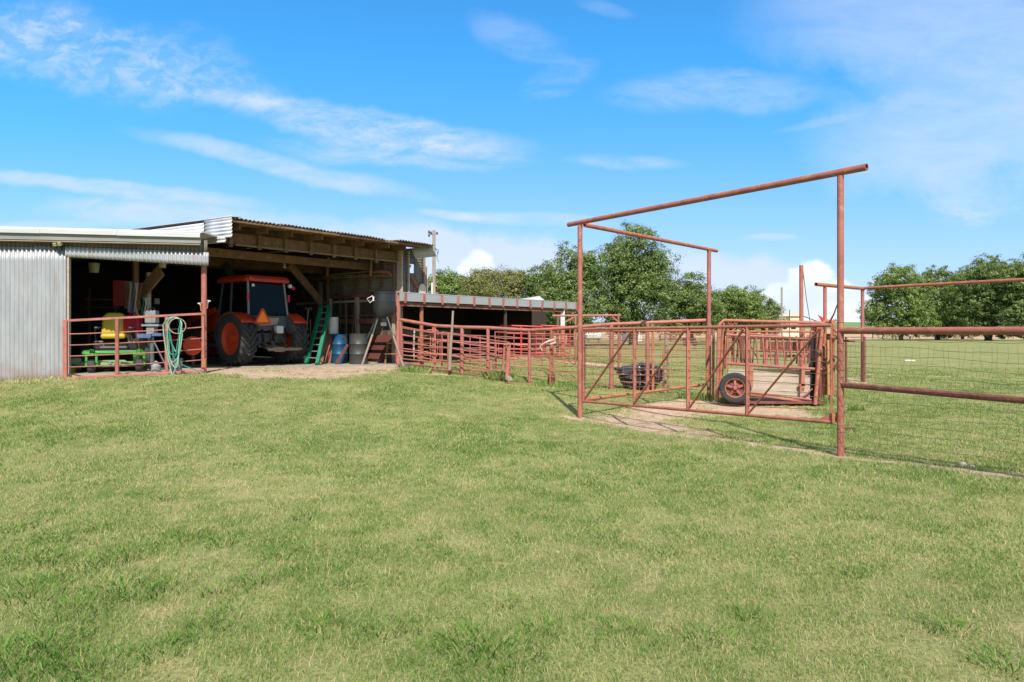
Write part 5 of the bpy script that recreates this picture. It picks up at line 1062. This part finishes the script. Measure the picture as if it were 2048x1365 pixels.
def tree(name,label,px,hw,ytop,ybot,d,kind,nleaf=26000,trunk_r=.22,lobes=9,leaf=.17,seed=1,group=None,flat=.0,trunks=1,squash=1.0):
    r=np.random.default_rng(seed); x0=(px-1024)/F*d; W=hw/F*d; zt=H+(HY-ytop)/F*d; g=gnd(x0,d); zb=max(H+(HY-ybot)/F*d,g+.4); Hc=(zt-zb)/2; cz=(zt+zb)/2
    t=thing(name,label,'tree',(x0,d,g),0,group)
    L_=[]
    for k in range(lobes):
        a=r.uniform(0,2*math.pi); rad=r.uniform(.30,.68)*W; h=r.uniform(-.62,.60)
        sc=math.sqrt(max(.12,1-h*h*.75)); s=r.uniform(.30,.46)
        L_.append((rad*math.cos(a)*sc,rad*math.sin(a)*.9*sc,cz-g+h*Hc,s*W,s*W,s*Hc*.95))
    L_.append((-.3*W,-.1*W,cz-g-.78*Hc,.42*W,.4*W,.26*Hc)); L_.append((.35*W,0,cz-g-.78*Hc,.42*W,.4*W,.26*Hc)); L_.append((0,0,cz-g+.62*Hc,.42*W,.42*W,.38*Hc)); L_.append((-.62*W,0,cz-g-.35*Hc,.38*W,.5*W,.42*Hc)); L_.append((.62*W,0,cz-g-.35*Hc,.38*W,.5*W,.42*Hc)); L_.append((0,-.3*W,cz-g-.1*Hc,.5*W,.5*W,.5*Hc)); L_.append((-.45*W,-.1*W,cz-g+.3*Hc,.36*W,.36*W,.36*Hc)); L_.append((.45*W,.1*W,cz-g+.28*Hc,.38*W,.36*W,.36*Hc))
    L_=np.array(L_); ncl=int(nleaf/42); vol=(L_[:,3]*L_[:,5]); pk=r.choice(len(L_),ncl,p=vol/vol.sum())
    dr=r.normal(0,1,(ncl,3)); dr/=np.linalg.norm(dr,axis=1)[:,None]; rad=r.uniform(0,1,ncl)**.33; rad=np.where(r.uniform(0,1,ncl)<.10,rad*1.16,rad)
    cc=L_[pk,:3]+dr*L_[pk,3:]*rad[:,None]
    cc[:,2]=np.maximum(cc[:,2],zb-g-.2+.3*r.uniform(0,1,ncl))
    per=42; n=ncl*per; cs=r.uniform(.22,.60,ncl)*(W/4.5)**.3
    off=r.normal(0,1,(n,3)); off*=np.repeat(cs,per)[:,None]*np.array([.60,.60,.34]); c=np.repeat(cc,per,0)+off
    tint=np.clip(np.repeat(r.normal(.45,.20,ncl)+.10*dr[:,2],per)+r.normal(0,.08,n),0,1)
    nr=r.normal(0,.55,(n,3))+np.array([0,-.1,.55])+off/np.repeat(cs,per)[:,None]*1.1+np.repeat(dr,per,0)*.5; nr/=np.linalg.norm(nr,axis=1)[:,None]
    a=np.cross(nr,r.normal(0,1,(n,3))); a/=np.linalg.norm(a,axis=1)[:,None]; b=np.cross(nr,a); sz=(leaf*r.uniform(.55,1.25,n))[:,None]
    v=np.stack([c-a*sz*.5,c+b*sz*.28+nr*sz*.04,c+a*sz*.5,c-b*sz*.28+nr*sz*.04],1).reshape(-1,3)
    npmesh('crown',v,np.arange(n*4),4,LM[kind],t,{'tint':np.repeat(tint,4)})
    mb=MB()
    for tk in range(trunks):
        ox=(tk-(trunks-1)/2)*.9; hh=(zb-g)+.9*Hc
        base=Vector((ox,0,-.3)); pts=[base,base+Vector((.02,0,.5)),Vector((ox*1.2+.1,0,hh*.5)),Vector((ox*1.6,0.1,hh))]
        mb.tube(pts,[trunk_r*1.35,trunk_r,trunk_r*.8,trunk_r*.5],10)
        for k in range(7):
            i=int(r.integers(0,len(L_))); e=Vector(L_[i,:3]); s=pts[2].lerp(pts[3],r.uniform(0,1)); m_=(s+e)/2+Vector((0,0,-.25)); mb.tube([s,m_,e],[trunk_r*.42,trunk_r*.26,trunk_r*.08],6)
    mb.build('trunk',M['bark'],t,smooth=True); return t
tree('pecan_tree','small green tree just right of the utility pole',893,54,539,620,74,'fresh',26000,.2,7,.20,3)
tree('oak_tree','olive green domed oak above the livestock shed roof',1000,84,533,655,64,'oak',60000,.35,16,.15,4,squash=.9)
tree('oak_tree','dark low tree filling the gap between the domed oak and the big pecan',1095,55,525,665,62,'pecan',30000,.25,8,.17,5)
tree('pecan_tree','mid height pecan whose left shoulder meets the oak',1140,74,482,668,57,'pecan',46000,.3,12,.17,6)
tree('pecan_tree','tallest pecan rising behind the gantry beam',1266,86,444,668,60,'pecan',76000,.4,15,.17,7)
tree('pecan_tree','round pecan between tallest tree and rear gantry post',1380,74,543,668,66,'pecan',40000,.3,10,.18,8)
tree('pecan_tree','rounded green tree just right of the rear gantry post',1468,58,572,668,76,'fresh',32000,.25,9,.20,9)
tree('pecan_tree','low tree at the right end of the left hand grove',1525,50,590,668,84,'pecan',22000,.25,8,.20,10)
tree('pecan_tree','leftmost large pecan in the right hand field',1802,80,524,677,108,'fresh',54000,.33,11,.27,12)
tree('pecan_tree','pecan with dark trunk between the field trees',1875,62,528,677,116,'pecan',44000,.42,10,.27,13)
tree('pecan_tree','tall dense pecan right of centre in the field',1976,80,505,676,104,'pecan',64000,.5,12,.25,14)
tree('pecan_tree','twin trunked pecan cut by the right picture edge',2062,62,500,675,98,'pecan',44000,.38,10,.25,15,trunks=2)
tree('pecan_tree','pecan further back filling behind the field trees',1925,62,535,676,128,'pecan',34000,.3,8,.28,16)
tree('young_tree','tiny round tree far away by the chute',1745,13,659,668,150,'pecan',2500,.12,4,.25,17); tree('young_tree','tiny spreading tree right of the field post',1765,17,657,669,140,'pecan',3000,.12,4,.25,18)
# weeds along the fence foot and the chute
def weeds(name,label,px,py,n,h,rad,m='fresh',seed=0):
    r=np.random.default_rng(seed); g=G(px,py) if not isinstance(px,Vector) else px; k=n; a=r.uniform(0,6.28,k); rr=rad*np.sqrt(r.uniform(0,1,k)); x=g.x+rr*np.cos(a); y=g.y+rr*np.sin(a)*.6; z0=np.array([gnd(p,q) for p,q in zip(x,y)]); L_=h*r.uniform(.4,1,k); a2=r.uniform(0,6.28,k); ln=r.uniform(.1,.8,k)*L_; w_=.008
    f=r.uniform(0,6.28,k); wx,wy=np.cos(f)*w_,np.sin(f)*w_
    v=np.stack([np.stack([x-wx,y-wy,z0],-1),np.stack([x+wx,y+wy,z0],-1),np.stack([x+ln*.4*np.cos(a2)+wx,y+ln*.4*np.sin(a2)+wy,z0+L_*.6],-1),np.stack([x+ln*np.cos(a2),y+ln*np.sin(a2),z0+L_*.95],-1)],1).reshape(-1,3)
    o=npmesh(name,v,np.arange(k*4),4,GM,attr={'tint':np.repeat(np.clip(r.normal(.35 if m=='fresh' else .7,.18,k),0,1),4)}); tag(o,label,'weeds'); return o
weeds('weed_clump','green weeds growing round the barn corner post foot',828,745,160,.22,.5,seed=1); weeds('weed_clump','weed clump at the post with the leaning bracket',1000,762,220,.30,.45,seed=2); weeds('weed_clump','weeds under the fence post with the rag',1115,774,220,.18,.7,seed=3)
weeds('weed_clump','weeds around the foot of the rear gantry post',1400,800,200,.22,.5,seed=4); weeds('weed_clump','dry weeds beneath the chute wheel',1470,808,200,.20,.45,seed=5); weeds('weed_clump','weeds beneath the chute head gate',1640,808,160,.20,.35,seed=6); weeds('weed_clump','bright weed tuft right of the right gantry post',1712,822,120,.16,.18,seed=7)
o=weeds('dry_grass','dry grass drift piled along the tin wall foot',60,764,260,.12,.9,'dry',seed=8); o['kind']='stuff'
# ---------- sky ----------
w=bpy.data.worlds.new('World'); bpy.context.scene.world=w; w.use_nodes=True; nt=w.node_tree; N=nt.nodes; L=nt.links
bg=N['Background']; bg.inputs[1].default_value=.13
sky=N.new('ShaderNodeTexSky'); sky.sky_type='NISHITA'; sky.sun_disc=False; sky.sun_elevation=R(46); sky.sun_rotation=R(173.5); sky.altitude=200; sky.air_density=1.0; sky.dust_density=.6; sky.ozone_density=2.0
def V(op,a,b=None,c=None):
    m=N.new('ShaderNodeMath'); m.operation=op
    for i,s in enumerate((a,b,c)):
        if s is None: continue
        if hasattr(s,'links'): L.new(s,m.inputs[i])
        else: m.inputs[i].default_value=s
    return m.outputs[0]
tc=N.new('ShaderNodeTexCoord'); sp=N.new('ShaderNodeSeparateXYZ'); L.new(tc.outputs['Generated'],sp.inputs[0])
ys=V('MAXIMUM',sp.outputs[1],.02)
A=V('DIVIDE',sp.outputs[0],ys); E=V('DIVIDE',sp.outputs[2],ys)       # tangent bearing / elevation looking north
cb=N.new('ShaderNodeCombineXYZ'); L.new(A,cb.inputs[0]); L.new(E,cb.inputs[1])
def noise(scale,sx=1,sy=1,rot=0,detail=7,rough=.6,dist=0,loc=(0,0,0)):
    mp=N.new('ShaderNodeMapping'); mp.inputs['Scale'].default_value=(sx,sy,1); mp.inputs['Rotation'].default_value=(0,0,rot); mp.inputs['Location'].default_value=loc; L.new(cb.outputs[0],mp.inputs[0])
    n=N.new('ShaderNodeTexNoise'); n.inputs['Scale'].default_value=scale; n.inputs['Detail'].default_value=detail; n.inputs['Roughness'].default_value=rough; n.inputs['Distortion'].default_value=dist; L.new(mp.outputs[0],n.inputs[0]); return n.outputs[0]
def rng_(i,a,b,c=0,d=1,smooth=True):
    m=N.new('ShaderNodeMapRange'); m.interpolation_type='SMOOTHSTEP' if smooth else 'LINEAR'; L.new(i,m.inputs[0]); m.inputs[1].default_value=a;m.inputs[2].default_value=b;m.inputs[3].default_value=c;m.inputs[4].default_value=d; return m.outputs[0]
n1=noise(4.5,1,4.2,R(11),10,.68,.7); n4=noise(14,1,2.2,R(10),8,.65,.4,(2,9,0)); n2=noise(26,1,1.6,R(8),4,.6,.3,(3,1,0)); n3=noise(9,1,1.4,0,8,.62,.2,(5,2,0)); warp=V('SUBTRACT',noise(5,1,1,0,5,.6,0,(1,7,0)),.5)
def stroke(px,py,hl,hw,slope,amp,tex):
    a0=(px-1024)/F; e0=(HY-py)/F; th=math.atan(-slope); ct,st=math.cos(th),math.sin(th)
    da=V('SUBTRACT',A,a0); de=V('SUBTRACT',E,e0)
    u=V('ADD',V('MULTIPLY',da,ct*F/hl),V('MULTIPLY',de,st*F/hl)); q=V('ADD',V('MULTIPLY',da,-st*F/hw),V('MULTIPLY',de,ct*F/hw))
    q=V('ADD',q,V('MULTIPLY',warp,2.6))
    r=V('ADD',V('MULTIPLY',u,u),V('MULTIPLY',q,q)); m=rng_(r,1.5,0,0,1)
    return V('MULTIPLY',V('MULTIPLY',m,tex),amp*1.2)
nb=V('ADD',V('MULTIPLY',n1,.65),V('MULTIPLY',n4,.35)); fib=rng_(nb,.36,.60,.05,1); mot=V('MULTIPLY',rng_(n2,.40,.60,.35,1),rng_(nb,.33,.58,.2,1)); soft=rng_(nb,.32,.62,.30,1)
veil_=rng_(nb,.25,.65,.55,1)
S=[(210,125,330,85,.13,.34,mot),(420,170,200,40,.2,.2,mot),(740,250,310,40,.17,.62,fib),(800,308,250,30,.08,.45,fib),(560,330,300,22,.23,.5,soft),(220,375,310,18,.11,.55,soft),(310,430,230,36,.05,.55,soft),
   (860,505,420,62,.14,.62,soft),(1060,440,170,14,.06,.35,soft),(900,430,70,10,.1,.4,soft),(1440,590,290,75,.14,.85,veil_),(1010,530,200,60,.2,.55,veil_),(1960,270,330,130,-.05,.50,veil_),(1930,70,420,110,.05,.42,veil_),(1440,180,220,40,.0,.28,fib),(1040,80,110,40,.5,.20,fib),(1120,160,80,30,-.4,.22,fib),(1210,20,60,14,.2,.14,soft),(1640,245,90,9,-.2,.14,fib),(1250,325,120,16,.02,.3,fib),(40,60,260,60,.05,.25,mot),(1960,420,110,35,0,.3,fib),(1940,438,70,14,0,.3,fib),(1540,475,60,8,0,.3,soft),(0,455,200,14,0,.4,soft)]
tot=None
for s in S:
    r=stroke(*s); tot=r if tot is None else V('ADD',tot,r)
veil=V('MULTIPLY',rng_(E,.32,0,0,.27),1.0)
tot=V('MINIMUM',V('ADD',tot,veil),.86)
# cumulus puffs low over the horizon
pu=None; ed=V('MULTIPLY',V('SUBTRACT',n3,.5),75)
for px,py,r in [(1620,586,58),(1566,606,50),(1668,612,56),(1725,628,55),(1500,648,70),(1600,650,90),(1752,566,18),(1790,630,50),(958,528,24),(945,556,34),(972,552,24),(930,590,40)]:
    da=V('SUBTRACT',A,(px-1024)/F); de=V('SUBTRACT',E,(HY-py)/F)
    dd=V('MULTIPLY',V('SQRT',V('ADD',V('MULTIPLY',da,da),V('MULTIPLY',de,de))),F)
    q=V('SUBTRACT',r,V('ADD',dd,ed)); pu=q if pu is None else V('SMOOTH_MAX',pu,q,10)
puf=rng_(pu,-4,12,0,.95)
front=rng_(sp.outputs[1],.05,.3)
tint=N.new('ShaderNodeMix'); tint.data_type='RGBA'; tint.blend_type='MULTIPLY'; tint.inputs[0].default_value=1; L.new(sky.outputs[0],tint.inputs[6]); 
tr_=N.new('ShaderNodeMix'); tr_.data_type='RGBA'; L.new(rng_(E,.0,.45),tr_.inputs[0]); tr_.inputs[6].default_value=(.60,.70,1.02,1); tr_.inputs[7].default_value=(.34,1.10,1.50,1); L.new(tr_.outputs[2],tint.inputs[7])
m1=N.new('ShaderNodeMix'); m1.data_type='RGBA'; L.new(V('MULTIPLY',tot,front),m1.inputs[0]); L.new(tint.outputs[2],m1.inputs[6]); m1.inputs[7].default_value=(4.5,5.1,6.7,1)
shade=rng_(n3,.35,.62); pc=N.new('ShaderNodeMix'); pc.data_type='RGBA'; L.new(shade,pc.inputs[0]); pc.inputs[6].default_value=(6.3,6.8,7.6,1); pc.inputs[7].default_value=(5.0,5.7,6.9,1)
m2=N.new('ShaderNodeMix'); m2.data_type='RGBA'; L.new(V('MULTIPLY',puf,front),m2.inputs[0]); L.new(m1.outputs[2],m2.inputs[6]); L.new(pc.outputs[2],m2.inputs[7])
# unseen pale cloud added overhead and to the south to neutralise blue fill light
hi=V('MAXIMUM',rng_(sp.outputs[2],.50,.72,0,.75),rng_(sp.outputs[1],.05,-.25,0,.65))
m3=N.new('ShaderNodeMix'); m3.data_type='RGBA'; L.new(hi,m3.inputs[0]); L.new(m2.outputs[2],m3.inputs[6]); m3.inputs[7].default_value=(4.1,3.85,3.7,1)
L.new(m3.outputs[2],bg.inputs[0])
# ---------- sun ----------
sd=bpy.data.lights.new('sun','SUN'); sd.energy=4.9; sd.angle=R(.53); sd.color=(1,.935,.84)
so=bpy.data.objects.new('sun',sd); C.objects.link(so); so.rotation_euler=Vector((-.40,3.50,-3.72)).to_track_quat('-Z','Y').to_euler(); so.location=(3,-10,30)
# ---------- camera ----------
cd=bpy.data.cameras.new('camera'); cd.sensor_width=36; cd.lens=F/2048*36; cd.clip_end=6000; cd.clip_start=.05; cd.shift_y=-(682.5-HY)/2048
co=bpy.data.objects.new('camera',cd); C.objects.link(co); co.location=(0,0,H); co.rotation_euler=(R(90),0,0)
sc=bpy.context.scene; sc.camera=co
sc.view_settings.view_transform='Standard'; sc.view_settings.look='None'; sc.view_settings.exposure=.36; sc.view_settings.gamma=1
try:
    sc.cycles.use_denoising=True; sc.cycles.max_bounces=6; sc.cycles.transparent_max_bounces=4
except Exception: pass
